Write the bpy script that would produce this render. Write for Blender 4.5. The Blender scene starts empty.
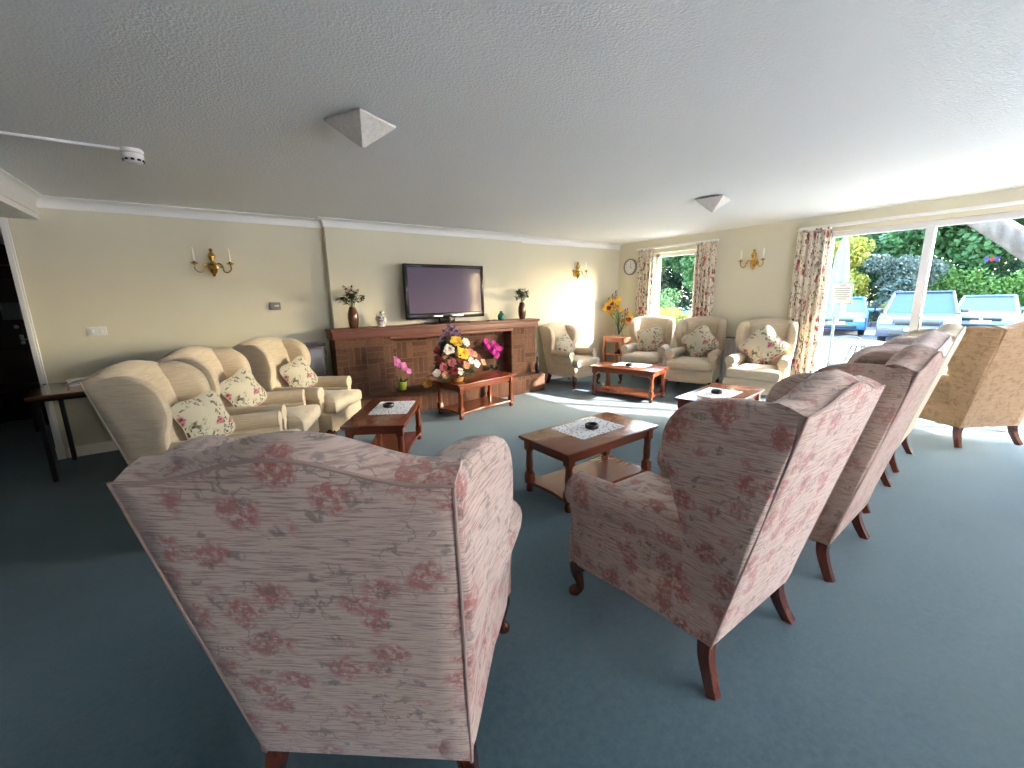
import bpy, bmesh, math, random
from mathutils import Vector, Matrix
random.seed(7)
PI = math.pi
S = bpy.context.scene
C = S.collection
rad = math.radians

# ------------------------------------------------------------------ helpers
class MB:
    """collects vertices and faces of ONE mesh"""
    def __init__(self):
        self.v = []; self.f = []; self.m = []
    def add(self, vs, fs, mat=0):
        b = len(self.v)
        self.v += [tuple(p) for p in vs]
        self.f += [tuple(i + b for i in q) for q in fs]
        self.m += [mat] * len(fs)
        return self
    def box(self, x0, x1, y0, y1, z0, z1, mat=0):
        vs = [(x0,y0,z0),(x1,y0,z0),(x1,y1,z0),(x0,y1,z0),(x0,y0,z1),(x1,y0,z1),(x1,y1,z1),(x0,y1,z1)]
        return self.add(vs, [(0,3,2,1),(4,5,6,7),(0,1,5,4),(1,2,6,5),(2,3,7,6),(3,0,4,7)], mat)
    def rbox(self, x0, x1, y0, y1, z0, z1, r, n=3, mat=0):
        """box with rounded edges (superellipse style corner grid)"""
        r = min(r, (x1-x0)/2-1e-4, (y1-y0)/2-1e-4, (z1-z0)/2-1e-4)
        bm = bmesh.new()
        bmesh.ops.create_cube(bm, size=1)
        for v in bm.verts:
            v.co = Vector((x0 if v.co.x < 0 else x1, y0 if v.co.y < 0 else y1, z0 if v.co.z < 0 else z1))
        bmesh.ops.bevel(bm, geom=bm.edges[:], offset=r, segments=n, profile=.5, affect='EDGES')
        return self.bm(bm, mat)
    def bm(self, bm, mat=0, M=None):
        bm.verts.index_update()
        self.add([(M @ v.co if M else v.co) for v in bm.verts], [[v.index for v in f.verts] for f in bm.faces], mat)
        bm.free(); return self
    def tube(self, pts, rs, n=10, caps=True, mat=0, square=False):
        pts = [Vector(p) for p in pts]
        if not hasattr(rs, '__len__'): rs = [rs]*len(pts)
        rings = []; up = None
        for i, p in enumerate(pts):
            t = (pts[min(i+1, len(pts)-1)] - pts[max(i-1, 0)]).normalized()
            if up is None:
                up = Vector((1,0,0)) if abs(t.x) < .8 else Vector((0,1,0))
            a = (up - t*up.dot(t)).normalized(); b = t.cross(a); up = a
            ring = []
            for k in range(n):
                th = 2*PI*k/n + (PI/4 if square else 0)
                ring.append(p + (a*math.cos(th) + b*math.sin(th))*rs[i])
            rings.append(ring)
        vs = [q for r in rings for q in r]; fs = []
        for i in range(len(rings)-1):
            for k in range(n):
                fs.append((i*n+k, i*n+(k+1)%n, (i+1)*n+(k+1)%n, (i+1)*n+k))
        if caps:
            fs.append(tuple(range(n))[::-1]); fs.append(tuple((len(rings)-1)*n+k for k in range(n)))
        return self.add(vs, fs, mat)
    def lathe(self, prof, c=(0,0,0), n=20, mat=0, axis='z', closed=True):
        vs = []; fs = []
        for (r, h) in prof:
            for k in range(n):
                a = 2*PI*k/n
                if axis == 'z': p = (c[0]+r*math.cos(a), c[1]+r*math.sin(a), c[2]+h)
                elif axis == 'y': p = (c[0]+r*math.cos(a), c[1]+h, c[2]+r*math.sin(a))
                else: p = (c[0]+h, c[1]+r*math.cos(a), c[2]+r*math.sin(a))
                vs.append(p)
        for i in range(len(prof)-1):
            for k in range(n):
                q = (i*n+k, i*n+(k+1)%n, (i+1)*n+(k+1)%n, (i+1)*n+k)
                fs.append(q if axis != 'y' else q[::-1])
        if closed:
            a, b = tuple(range(n))[::-1], tuple((len(prof)-1)*n+k for k in range(n))
            fs += [a, b] if axis != 'y' else [a[::-1], b[::-1]]
        return self.add(vs, fs, mat)
    def slab(self, outline, prof, fn, mat=0, c=None):
        """outline: star shaped (u,v) loop; prof: list of (inset distance or ('s',scale), w)"""
        n = len(outline)
        if c is None:
            c = (sum(p[0] for p in outline)/n, sum(p[1] for p in outline)/n)
        vs = []; fs = []
        for ins, w in prof:
            for (u, v) in outline:
                du, dv = u-c[0], v-c[1]; L = math.hypot(du, dv)
                if isinstance(ins, tuple): k = ins[1]
                else: k = max(0., 1-ins/L)
                vs.append(fn(c[0]+du*k, c[1]+dv*k, w))
        for i in range(len(prof)-1):
            for k in range(n):
                fs.append((i*n+k, i*n+(k+1)%n, (i+1)*n+(k+1)%n, (i+1)*n+k))
        b = len(vs)
        vs.append(fn(c[0], c[1], prof[0][1])); vs.append(fn(c[0], c[1], prof[-1][1]))
        m = len(prof)-1
        for k in range(n):
            fs.append((b, (k+1)%n, k)); fs.append((b+1, m*n+k, m*n+(k+1)%n))
        return self.add(vs, fs, mat)
    def xf(self, M):
        self.v = [tuple(M @ Vector(p)) for p in self.v]; return self
    def build(self, name, mats, parent=None, smooth=True, angle=40):
        me = bpy.data.meshes.new(name)
        me.from_pydata(self.v, [], self.f)
        if not isinstance(mats, (list, tuple)): mats = [mats]
        for m in mats: me.materials.append(m)
        me.polygons.foreach_set('material_index', self.m)
        bm = bmesh.new(); bm.from_mesh(me)
        if len(bm.faces) < 6000: bmesh.ops.recalc_face_normals(bm, faces=bm.faces[:])
        bm.to_mesh(me); bm.free()
        if smooth:
            me.polygons.foreach_set('use_smooth', [True]*len(me.polygons))
            try: me.set_sharp_from_angle(angle=rad(angle))
            except Exception: pass
        me.update()
        o = bpy.data.objects.new(name, me); C.objects.link(o)
        if parent is not None: o.parent = parent
        return o

def tag(o, label=None, cat=None, group=None, kind=None):
    if label: o['label'] = label
    if cat: o['category'] = cat
    if group: o['group'] = group
    if kind: o['kind'] = kind
    return o
def thing(name, label, cat, loc=(0,0,0), rz=0, group=None):
    o = bpy.data.objects.new(name, None); C.objects.link(o)
    o.location = loc; o.rotation_euler = (0,0,rz); o.empty_display_size = .05
    return tag(o, label, cat, group)
def copy_tree(o, parent=None):
    c = o.copy(); C.objects.link(c)
    if parent is not None: c.parent = parent
    for ch in list(o.children): copy_tree(ch, c)
    return c
def place(o, loc, rz, label=None, group=None, sc=None):
    o.location = loc; o.rotation_euler = (0,0,rz)
    if label: o['label'] = label
    if group: o['group'] = group
    if sc: o.scale = sc
    return o
def struct(mb, name, mat, smooth=False, label=None):
    o = mb.build(name, mat, None, smooth); o['kind'] = 'structure'
    if label: o['label'] = label
    return o
def sstep(a, b, x):
    t = max(0, min(1, (x-a)/(b-a))); return t*t*(3-2*t)
def spline(pts, n=6, closed=False):
    """Catmull-Rom through points"""
    P = [Vector(p) for p in pts]; out = []; m = len(P)
    for i in range(m if closed else m-1):
        if closed: a,b,c,d = P[i-1], P[i], P[(i+1)%m], P[(i+2)%m]
        else: a,b,c,d = P[max(i-1,0)], P[i], P[i+1], P[min(i+2,m-1)]
        for k in range(n):
            t = k/n
            out.append(.5*((2*b)+(c-a)*t+(2*a-5*b+4*c-d)*t*t+(3*b-a-3*c+d)*t**3))
    if not closed: out.append(P[-1])
    return out

# ------------------------------------------------------------------ materials
class NT:
    def __init__(self, name):
        self.mat = bpy.data.materials.new(name); self.mat.use_nodes = True
        self.t = self.mat.node_tree; self.t.nodes.clear()
        self.out = self.n('ShaderNodeOutputMaterial')
    def n(self, typ, **kw):
        nd = self.t.nodes.new(typ)
        for k, v in kw.items():
            if k.startswith('i_'):
                nd.inputs[k[2:].replace('_', ' ')].default_value = v
            else: setattr(nd, k, v)
        return nd
    def l(self, a, b): self.t.links.new(a, b)
    def coord(self, scale=(1,1,1), rot=(0,0,0), loc=(0,0,0), kind='Object'):
        tc = self.n('ShaderNodeTexCoord'); mp = self.n('ShaderNodeMapping')
        mp.inputs['Scale'].default_value = scale; mp.inputs['Rotation'].default_value = rot; mp.inputs['Location'].default_value = loc
        self.l(tc.outputs[kind], mp.inputs['Vector']); return mp.outputs['Vector']
    def noise(self, vec, scale=5, detail=3, rough=.5, dist=0):
        nd = self.n('ShaderNodeTexNoise'); nd.inputs['Scale'].default_value = scale
        nd.inputs['Detail'].default_value = detail; nd.inputs['Roughness'].default_value = rough; nd.inputs['Distortion'].default_value = dist
        self.l(vec, nd.inputs['Vector']); return nd.outputs['Fac']
    def ramp(self, fac, stops, interp='LINEAR'):
        nd = self.n('ShaderNodeValToRGB'); cr = nd.color_ramp; cr.interpolation = interp
        while len(cr.elements) < len(stops): cr.elements.new(.5)
        for e, (p, c) in zip(cr.elements, stops):
            e.position = p; e.color = c if len(c) == 4 else (*c, 1)
        self.l(fac, nd.inputs['Fac']); return nd.outputs['Color']
    def g(self, a, b): return [(a, (0,0,0)), (b, (1,1,1))]
    def mix(self, fac, a, b, blend='MIX'):
        nd = self.n('ShaderNodeMix'); nd.data_type = 'RGBA'; nd.blend_type = blend
        for s, v in ((nd.inputs[0], fac), (nd.inputs[6], a), (nd.inputs[7], b)):
            if isinstance(v, bpy.types.NodeSocket): self.l(v, s)
            elif isinstance(v, (int, float)): s.default_value = v
            else: s.default_value = v if len(v) == 4 else (*v, 1)
        return nd.outputs[2]
    def math(self, op, a, b=0.):
        nd = self.n('ShaderNodeMath'); nd.operation = op
        for s, v in ((nd.inputs[0], a), (nd.inputs[1], b)):
            if isinstance(v, bpy.types.NodeSocket): self.l(v, s)
            else: s.default_value = v
        return nd.outputs[0]
    def bump(self, h, strength=.2, dist=.01):
        nd = self.n('ShaderNodeBump'); nd.inputs['Strength'].default_value = strength; nd.inputs['Distance'].default_value = dist
        self.l(h, nd.inputs['Height']); return nd.outputs['Normal']
    def bsdf(self, col, rough=.6, metal=0, spec=.5, normal=None, sheen=0, coat=0, trans=0):
        b = self.n('ShaderNodeBsdfPrincipled')
        if isinstance(col, bpy.types.NodeSocket): self.l(col, b.inputs['Base Color'])
        else: b.inputs['Base Color'].default_value = (*col[:3], 1)
        if isinstance(rough, bpy.types.NodeSocket): self.l(rough, b.inputs['Roughness'])
        else: b.inputs['Roughness'].default_value = rough
        b.inputs['Metallic'].default_value = metal
        b.inputs['Specular IOR Level'].default_value = spec
        b.inputs['Sheen Weight'].default_value = sheen
        b.inputs['Coat Weight'].default_value = coat
        b.inputs['Transmission Weight'].default_value = trans
        if normal is not None: self.l(normal, b.inputs['Normal'])
        self.l(b.outputs[0], self.out.inputs['Surface']); return b

def plain(name, col, rough=.5, metal=0, spec=.5, coat=0, sheen=0):
    t = NT(name); t.bsdf(col, rough, metal, spec, None, sheen, coat); return t.mat
def noisy(name, c1, c2, scale=8, rough=.6, bump=0, bscale=60, spec=.4, stretch=(1,1,1), metal=0, lo=.35, hi=.65, coat=0):
    t = NT(name); v = t.coord(stretch)
    col = t.mix(t.ramp(t.noise(v, scale, 4), t.g(lo, hi)), c1, c2)
    nm = t.bump(t.noise(v, bscale, 3), bump) if bump else None
    t.bsdf(col, rough, metal, spec, nm, 0, coat); return t.mat

def fabric_floral(name, base, slubc, rose, leaf, scale=9.4, seed=0., rose_amt=.80):
    t = NT(name)
    v0 = t.coord(loc=(seed, seed*.7, seed*.3))
    # wobble
    wn = t.n('ShaderNodeTexNoise'); wn.inputs['Scale'].default_value = 22; wn.inputs['Detail'].default_value = 3
    t.l(v0, wn.inputs['Vector'])
    va = t.n('ShaderNodeVectorMath'); va.operation = 'MULTIPLY_ADD'
    t.l(wn.outputs['Color'], va.inputs[0]); va.inputs[1].default_value = (.07,.07,.07); t.l(v0, va.inputs[2])
    v = va.outputs[0]
    # horizontal slub of the weave
    sl = t.noise(t.coord((15, 15, 230), loc=(seed,0,0)), 1.0, 3, .6)
    slub = t.ramp(sl, t.g(.47, .66))
    col = t.mix(t.math('MULTIPLY', slub, .75), base, slubc)
    # roses
    vo = t.n('ShaderNodeTexVoronoi'); vo.inputs['Scale'].default_value = scale; vo.inputs['Randomness'].default_value = .85
    t.l(v, vo.inputs['Vector'])
    sep = t.n('ShaderNodeSeparateColor'); t.l(vo.outputs['Color'], sep.inputs[0])
    on = t.ramp(sep.outputs[0], t.g(1-rose_amt-.02, 1-rose_amt), 'LINEAR')
    blob = t.ramp(vo.outputs['Distance'], [(.32, (1,1,1)), (.50, (0,0,0))])
    petals = t.ramp(t.noise(v0, 62, 3, .65), t.g(.38, .54))
    rm = t.math('MULTIPLY', t.math('MULTIPLY', on, blob), petals)
    rm = t.math('MULTIPLY', rm, t.math('SUBTRACT', 1., t.math('MULTIPLY', slub, .55)))
    col = t.mix(t.math('MULTIPLY', rm, .85), col, rose)
    # leaves
    vl = t.n('ShaderNodeTexVoronoi'); vl.inputs['Scale'].default_value = scale*1.35; vl.inputs['Randomness'].default_value = 1
    mp = t.n('ShaderNodeMapping'); mp.inputs['Rotation'].default_value = (.5,.8,.4); mp.inputs['Scale'].default_value = (1,1.9,1.5)
    t.l(v, mp.inputs['Vector']); t.l(mp.outputs[0], vl.inputs['Vector'])
    sp2 = t.n('ShaderNodeSeparateColor'); t.l(vl.outputs['Color'], sp2.inputs[0])
    lon = t.ramp(sp2.outputs[1], t.g(.40, .42))
    lb = t.ramp(vl.outputs['Distance'], [(.24, (1,1,1)), (.36, (0,0,0))])
    lm = t.math('MULTIPLY', t.math('MULTIPLY', lon, lb), t.ramp(t.noise(v0, 60, 2), t.g(.4,.55)))
    col = t.mix(t.math('MULTIPLY', lm, .62), col, leaf)
    # thin stems
    st = t.noise(v, 10, 1.0, .5)
    sm = t.ramp(t.math('ABSOLUTE', t.math('SUBTRACT', st, .5)), [(.003, (1,1,1)), (.012, (0,0,0))])
    col = t.mix(t.math('MULTIPLY', t.math('MULTIPLY', sm, t.ramp(t.noise(v0, 6, 1), t.g(.48,.56))), .6), col, leaf)
    nm = t.bump(t.noise(t.coord((60,60,420)), 1, 2), .35, .004)
    t.bsdf(col, .95, 0, .15, nm, .25); return t.mat

def fabric_plain(name, c1, c2, c3, mott=26):
    t = NT(name)
    v0 = t.coord()
    sl = t.ramp(t.noise(t.coord((8,8,150)), 1, 3, .6), t.g(.42,.66))
    col = t.mix(sl, c1, c2)
    col = t.mix(t.math('MULTIPLY', t.ramp(t.noise(v0, mott, 4, .65, .6), t.g(.5,.62)), .6), col, c3)
    nm = t.bump(t.noise(t.coord((60,60,300)), 1, 2), .3, .004)
    t.bsdf(col, .95, 0, .15, nm, .25); return t.mat

def fabric_sprig(name, base, leaf, rose, scale=9, stretch=(1,1,1), vine=True):
    """cream cotton with sprigs of dark leaves and roses"""
    t = NT(name); v0 = t.coord(stretch)
    wn = t.n('ShaderNodeTexNoise'); wn.inputs['Scale'].default_value = 14; t.l(v0, wn.inputs['Vector'])
    va = t.n('ShaderNodeVectorMath'); va.operation = 'MULTIPLY_ADD'
    t.l(wn.outputs['Color'], va.inputs[0]); va.inputs[1].default_value = (.09,.09,.09); t.l(v0, va.inputs[2]); v = va.outputs[0]
    col = base
    vl = t.n('ShaderNodeTexVoronoi'); vl.inputs['Scale'].default_value = scale*1.5
    mp = t.n('ShaderNodeMapping'); mp.inputs['Rotation'].default_value = (.4,.7,.5); mp.inputs['Scale'].default_value = (1,2.1,1.3)
    t.l(v, mp.inputs['Vector']); t.l(mp.outputs[0], vl.inputs['Vector'])
    sp = t.n('ShaderNodeSeparateColor'); t.l(vl.outputs['Color'], sp.inputs[0])
    lm = t.math('MULTIPLY', t.ramp(sp.outputs[1], t.g(.12,.14)), t.ramp(vl.outputs['Distance'], [(.27,(1,1,1)),(.34,(0,0,0))]))
    col = t.mix(t.math('MULTIPLY', lm, .9), col, leaf)
    vo = t.n('ShaderNodeTexVoronoi'); vo.inputs['Scale'].default_value = scale; t.l(v, vo.inputs['Vector'])
    s2 = t.n('ShaderNodeSeparateColor'); t.l(vo.outputs['Color'], s2.inputs[0])
    rm = t.math('MULTIPLY', t.ramp(s2.outputs[0], t.g(.45,.47)), t.ramp(vo.outputs['Distance'], [(.24,(1,1,1)),(.34,(0,0,0))]))
    rcol = t.mix(t.ramp(t.noise(v0, 40, 2), t.g(.4,.6)), rose, (rose[0]*1.6, rose[1]*2.2, rose[2]*2.0))
    col = t.mix(rm, col, rcol)
    if vine:
        st = t.noise(v0, scale*.75, 1.2, .5)
        sm = t.ramp(t.math('ABSOLUTE', t.math('SUBTRACT', st, .5)), [(.006,(1,1,1)),(.014,(0,0,0))])
        col = t.mix(t.math('MULTIPLY', sm, .85), col, leaf)
    t.bsdf(col, .9, 0, .2, None, .1); return t.mat

def wood(name, c1, c2, rough=.25, axis=0, coat=.25):
    t = NT(name); sc = [7,7,7]; sc[axis] = .7
    v = t.coord(tuple(sc))
    f = t.noise(v, 3.2, 6, .65, 1.2)
    col = t.mix(t.ramp(f, t.g(.32,.68)), c1, c2)
    t.bsdf(col, rough, 0, .5, t.bump(f, .05, .003), 0, coat); return t.mat

def brick(name, weave=True):
    t = NT(name)
    tc = t.n('ShaderNodeTexCoord'); sp = t.n('ShaderNodeSeparateXYZ'); t.l(tc.outputs['Object'], sp.inputs[0])
    u = t.math('ADD', sp.outputs[0], sp.outputs[1])
    def cmb(a, b):
        c = t.n('ShaderNodeCombineXYZ'); t.l(a, c.inputs[0]); t.l(b, c.inputs[1]); return c.outputs[0]
    def bt(vec):
        b = t.n('ShaderNodeTexBrick'); b.offset = 0; b.squash = 1
        b.inputs['Scale'].default_value = 1; b.inputs['Mortar Size'].default_value = .006; b.inputs['Mortar Smooth'].default_value = .3
        b.inputs['Brick Width'].default_value = .222; b.inputs['Row Height'].default_value = .074; b.inputs['Bias'].default_value = 0
        b.inputs['Color1'].default_value = (.165,.080,.048,1); b.inputs['Color2'].default_value = (.090,.041,.026,1); b.inputs['Mortar'].default_value = (.13,.09,.065,1)
        t.l(vec, b.inputs['Vector']); return b
    h = bt(cmb(u, sp.outputs[2])); vv = bt(cmb(sp.outputs[2], u))
    if weave:
        ck = t.n('ShaderNodeTexChecker'); ck.inputs['Scale'].default_value = 1/.222
        c3 = t.n('ShaderNodeCombineXYZ'); t.l(u, c3.inputs[0]); t.l(sp.outputs[2], c3.inputs[1]); c3.inputs[2].default_value = .05
        t.l(c3.outputs[0], ck.inputs['Vector'])
        col = t.mix(ck.outputs['Fac'], h.outputs['Color'], vv.outputs['Color']); hf = t.mix(ck.outputs['Fac'], h.outputs['Fac'], vv.outputs['Fac'])
    else:
        col, hf = vv.outputs['Color'], vv.outputs['Fac']
    n = t.noise(tc.outputs['Object'], 45, 4, .7)
    col = t.mix(.45, col, t.ramp(n, [(.3,(.35,.35,.35)),(.7,(1.3,1.3,1.3))]), 'MULTIPLY')
    t.bsdf(col, .9, 0, .2, t.bump(t.math('SUBTRACT', n, hf), .5, .01)); return t.mat

M = {}
M['pink'] = fabric_floral('pink_chintz', (.58,.445,.385), (.22,.14,.115), (.36,.095,.085), (.14,.125,.11))
M['tan'] = fabric_plain('tan_chenille', (.46,.30,.175), (.37,.23,.125), (.26,.145,.075), 24)
M['rosewood_fabric'] = fabric_floral('pale_rose_chenille', (.60,.49,.46), (.42,.32,.30), (.42,.24,.22), (.34,.28,.25), 9, 3.3, .4)
M['rose_shaded'] = fabric_floral('shade_tinted_rose_chintz', (.40,.285,.235), (.19,.115,.085), (.28,.12,.10), (.16,.12,.09), 8.6, 1.7)  # rose chintz darkened towards brown: the chair's shade is put into the colour
M['beige'] = fabric_plain('beige_chenille', (.52,.45,.33), (.45,.38,.27), (.38,.31,.21), 20)
M['cream'] = fabric_plain('cream_weave', (.60,.50,.365), (.50,.40,.28), (.54,.44,.31), 14)
t = NT('sprigged_cotton'); v0 = t.coord(loc=(.31,.17,.23))
wn = t.n('ShaderNodeTexNoise'); wn.inputs['Scale'].default_value = 9; wn.inputs['Detail'].default_value = 3; t.l(v0, wn.inputs['Vector'])
va = t.n('ShaderNodeVectorMath'); va.operation = 'MULTIPLY_ADD'; t.l(wn.outputs['Color'], va.inputs[0]); va.inputs[1].default_value = (.16,.16,.16); t.l(v0, va.inputs[2]); v = va.outputs[0]
spray = t.ramp(t.noise(v0, 5.5, 2, .5), t.g(.40,.48))          # where the sprays grow
col = (.50,.46,.355)
st = t.math('ABSOLUTE', t.math('SUBTRACT', t.noise(v, 8, 1, .5), .5))
col = t.mix(t.math('MULTIPLY', t.ramp(st, [(.008,(1,1,1)),(.02,(0,0,0))]), t.math('MULTIPLY', spray, .85)), col, (.06,.06,.04))
vl = t.n('ShaderNodeTexVoronoi'); vl.inputs['Scale'].default_value = 21; mp = t.n('ShaderNodeMapping'); mp.inputs['Rotation'].default_value = (.4,.7,.9); mp.inputs['Scale'].default_value = (1,1.7,1.2)
t.l(v, mp.inputs['Vector']); t.l(mp.outputs[0], vl.inputs['Vector'])
lm = t.math('MULTIPLY', t.ramp(vl.outputs['Distance'], [(.30,(1,1,1)),(.38,(0,0,0))]), spray)
lc = t.mix(t.ramp(t.noise(v0, 14, 2), t.g(.45,.55)), (.028,.028,.018), (.10,.10,.06))
col = t.mix(t.math('MULTIPLY', lm, .9), col, lc)
vo = t.n('ShaderNodeTexVoronoi'); vo.inputs['Scale'].default_value = 8.5; t.l(v, vo.inputs['Vector']); s2 = t.n('ShaderNodeSeparateColor'); t.l(vo.outputs['Color'], s2.inputs[0])
rmk = t.math('MULTIPLY', t.ramp(s2.outputs[0], t.g(.40,.42)), t.ramp(vo.outputs['Distance'], [(.26,(1,1,1)),(.36,(0,0,0))]))
col = t.mix(rmk, col, t.mix(t.ramp(t.noise(v0, 55, 2), t.g(.42,.58)), (.16,.035,.055), (.48,.20,.22)))
t.bsdf(col, .9, 0, .2, None, .1); M['cushion'] = t.mat
M['curtain'] = fabric_sprig('branch_print_cotton', (.80,.72,.60), (.10,.06,.045), (.36,.07,.075), 12, (1,1.3,.6))
M['piping_cream'] = plain('cream_piping', (.55,.46,.33), .9)
M['piping_pink'] = plain('pink_piping', (.38,.27,.235), .9)
M['piping_tan'] = plain('tan_piping', (.40,.25,.14), .9)
M['leg'] = wood('dark_mahogany', (.065,.013,.007), (.12,.028,.014), .22, 2, .4)
M['table'] = wood('red_mahogany', (.165,.036,.012), (.215,.050,.016), .24, 0, .35)
M['mantel'] = wood('mantel_mahogany', (.105,.028,.013), (.165,.048,.022), .5, 0, 0)
M['redwood'] = wood('reddish_side_table_wood', (.36,.10,.05), (.46,.15,.08), .35, 2, .1)
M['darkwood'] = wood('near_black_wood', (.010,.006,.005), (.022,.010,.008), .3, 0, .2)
M['console'] = wood('console_wood', (.13,.055,.03), (.20,.09,.05), .2, 0, .3)
M['brass'] = plain('polished_brass', (.62,.38,.09), .2, 1)
M['chrome'] = plain('dull_chrome', (.6,.6,.6), .25, 1)
M['blackmetal'] = plain('black_metal', (.012,.012,.014), .4)
M['black'] = plain('black_plastic', (.008,.008,.009), .3)
M['gloss'] = plain('black_gloss', (.006,.006,.007), .22, 0, .3, 0)
M['white'] = plain('white_plastic', (.78,.78,.76), .4)
M['paint'] = plain('white_gloss_paint', (.80,.80,.79), .3)
M['upvc'] = plain('white_window_frame', (.66,.67,.69), .3)
M['candle'] = plain('ivory_candle', (.85,.82,.74), .5)
M['brick'] = brick('basketweave_brick'); M['soldier'] = brick('soldier_brick', False)
M['bronze'] = plain('bronze_glaze', (.16,.065,.035), .16, .55, .5, .5)
M['china'] = noisy('painted_china', (.82,.80,.78), (.30,.18,.26), 34, .2, 0, 60, .5, (1,1,1), 0, .52, .60)
M['jade'] = noisy('green_glaze', (.01,.10,.075), (.03,.22,.15), 20, .15)
M['lime'] = plain('lime_glaze', (.42,.52,.07), .3)
M['basket'] = noisy('straw_basket', (.42,.20,.06), (.62,.34,.12), 60, .7, .5, 90, .2, (1,1,4))
M['darkpot'] = plain('dark_pot', (.02,.02,.02), .3)
def petal(n, c, c2=None): return noisy(n, c, c2 or tuple(x*.45 for x in c), 85, .8)
M['yellow'] = petal('yellow_petals', (.85,.58,.06), (.80,.44,.03)); M['pinkp'] = petal('pink_petals', (.75,.20,.22)); M['whitep'] = petal('white_petals', (.85,.80,.72), (.80,.66,.60))
M['peach'] = petal('peach_petals', (.80,.40,.22)); M['purple'] = petal('purple_petals', (.16,.13,.36)); M['magenta'] = petal('magenta_petals', (.48,.02,.24), (.36,.015,.22)); M['orchid'] = petal('orchid_petals', (.60,.10,.42), (.70,.30,.55))
M['darkred'] = petal('dark_red_petals', (.25,.02,.03)); M['rust'] = petal('rust_petals', (.52,.24,.05))
M['leafd'] = noisy('dark_leaf', (.012,.03,.014), (.03,.06,.025), 30, .5)
M['leafg'] = noisy('green_leaf', (.05,.13,.03), (.09,.20,.05), 30, .5)
M['stem'] = plain('stem_green', (.07,.12,.04), .6)
t = NT('clear_glass_vase'); b = t.bsdf((.95,1,.98), .03, 0, .5, None, 0, 0, 1.0); b.inputs['IOR'].default_value = 1.25; M['vglass'] = t.mat
# window glass: thin pane, mostly clear, reflecting at grazing angles
t = NT('window_glass'); tr = t.n('ShaderNodeBsdfTransparent'); gl = t.n('ShaderNodeBsdfGlossy'); gl.inputs['Roughness'].default_value = .02
lw = t.n('ShaderNodeLayerWeight'); lw.inputs['Blend'].default_value = .12
mx = t.n('ShaderNodeMixShader'); t.l(lw.outputs['Fresnel'], mx.inputs[0]); t.l(tr.outputs[0], mx.inputs[1]); t.l(gl.outputs[0], mx.inputs[2]); t.l(mx.outputs[0], t.out.inputs['Surface'])
tr.inputs['Color'].default_value = (.95,.97,.97,1); M['glass'] = t.mat
# television screen
t = NT('television_screen'); t.bsdf((.135,.105,.165), .08, 0, .35, None, 0, 0); M['screen'] = t.mat
# room surfaces
t = NT('carpet'); v = t.coord()
c = t.mix(t.ramp(t.noise(v, 1.6, 4, .6), t.g(.35,.65)), (.044,.108,.142), (.070,.142,.180))
c = t.mix(t.math('MULTIPLY', t.ramp(t.noise(v, 130, 3, .8), t.g(.35,.65)), .5), c, (.034,.078,.10))
c = t.mix(t.math('MULTIPLY', t.ramp(t.noise(v, 34, 4, .8), t.g(.38,.62)), .55), c, (.095,.150,.170))
c = t.mix(t.math('MULTIPLY', t.ramp(t.noise(v, .8, 3, .7, .8), t.g(.55,.75)), .3), c, (.09,.13,.125))
t.bsdf(c, .98, 0, .1, t.bump(t.noise(v, 420, 2), .6, .006), .3); M['carpet'] = t.mat
t = NT('textured_ceiling'); v = t.coord()
vo = t.n('ShaderNodeTexVoronoi'); vo.feature = 'SMOOTH_F1'; vo.inputs['Scale'].default_value = 85; t.l(v, vo.inputs['Vector'])
t.bsdf((.85,.87,.87), .7, 0, .25, t.bump(t.mix(.5, vo.outputs['Distance'], t.noise(v, 110, 3)), .5, .010)); M['ceiling'] = t.mat
def wallmat(n, c):
    t = NT(n); v = t.coord()
    col = t.mix(t.ramp(t.noise(v, 1.2, 3), t.g(.3,.7)), c, tuple(x*.96 for x in c))
    t.bsdf(col, .75, 0, .25, t.bump(t.noise(v, 180, 2), .06, .004)); return t.mat
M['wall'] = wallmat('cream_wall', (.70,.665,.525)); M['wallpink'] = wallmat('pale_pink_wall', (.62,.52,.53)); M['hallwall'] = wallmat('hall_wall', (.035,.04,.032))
M['cornice'] = plain('white_cornice', (.82,.82,.80), .5)
M['shade'] = noisy('lamp_shade_mottled', (.66,.64,.60), (.56,.54,.50), 55, .5)
M['doily'] = None
t = NT('white_lace'); v = t.coord()
vo = t.n('ShaderNodeTexVoronoi'); vo.inputs['Scale'].default_value = 34; vo.inputs['Randomness'].default_value = .55; t.l(v, vo.inputs['Vector'])
col = t.mix(t.ramp(vo.outputs['Distance'], [(.20,(1,1,1)),(.30,(0,0,0))]), (.80,.80,.82), (.07,.045,.05))
t.bsdf(col, .9, 0, .1); M['doily'] = t.mat
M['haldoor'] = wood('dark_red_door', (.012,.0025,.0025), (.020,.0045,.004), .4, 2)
M['paper'] = plain('white_paper', (.70,.74,.78), .7)
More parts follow.
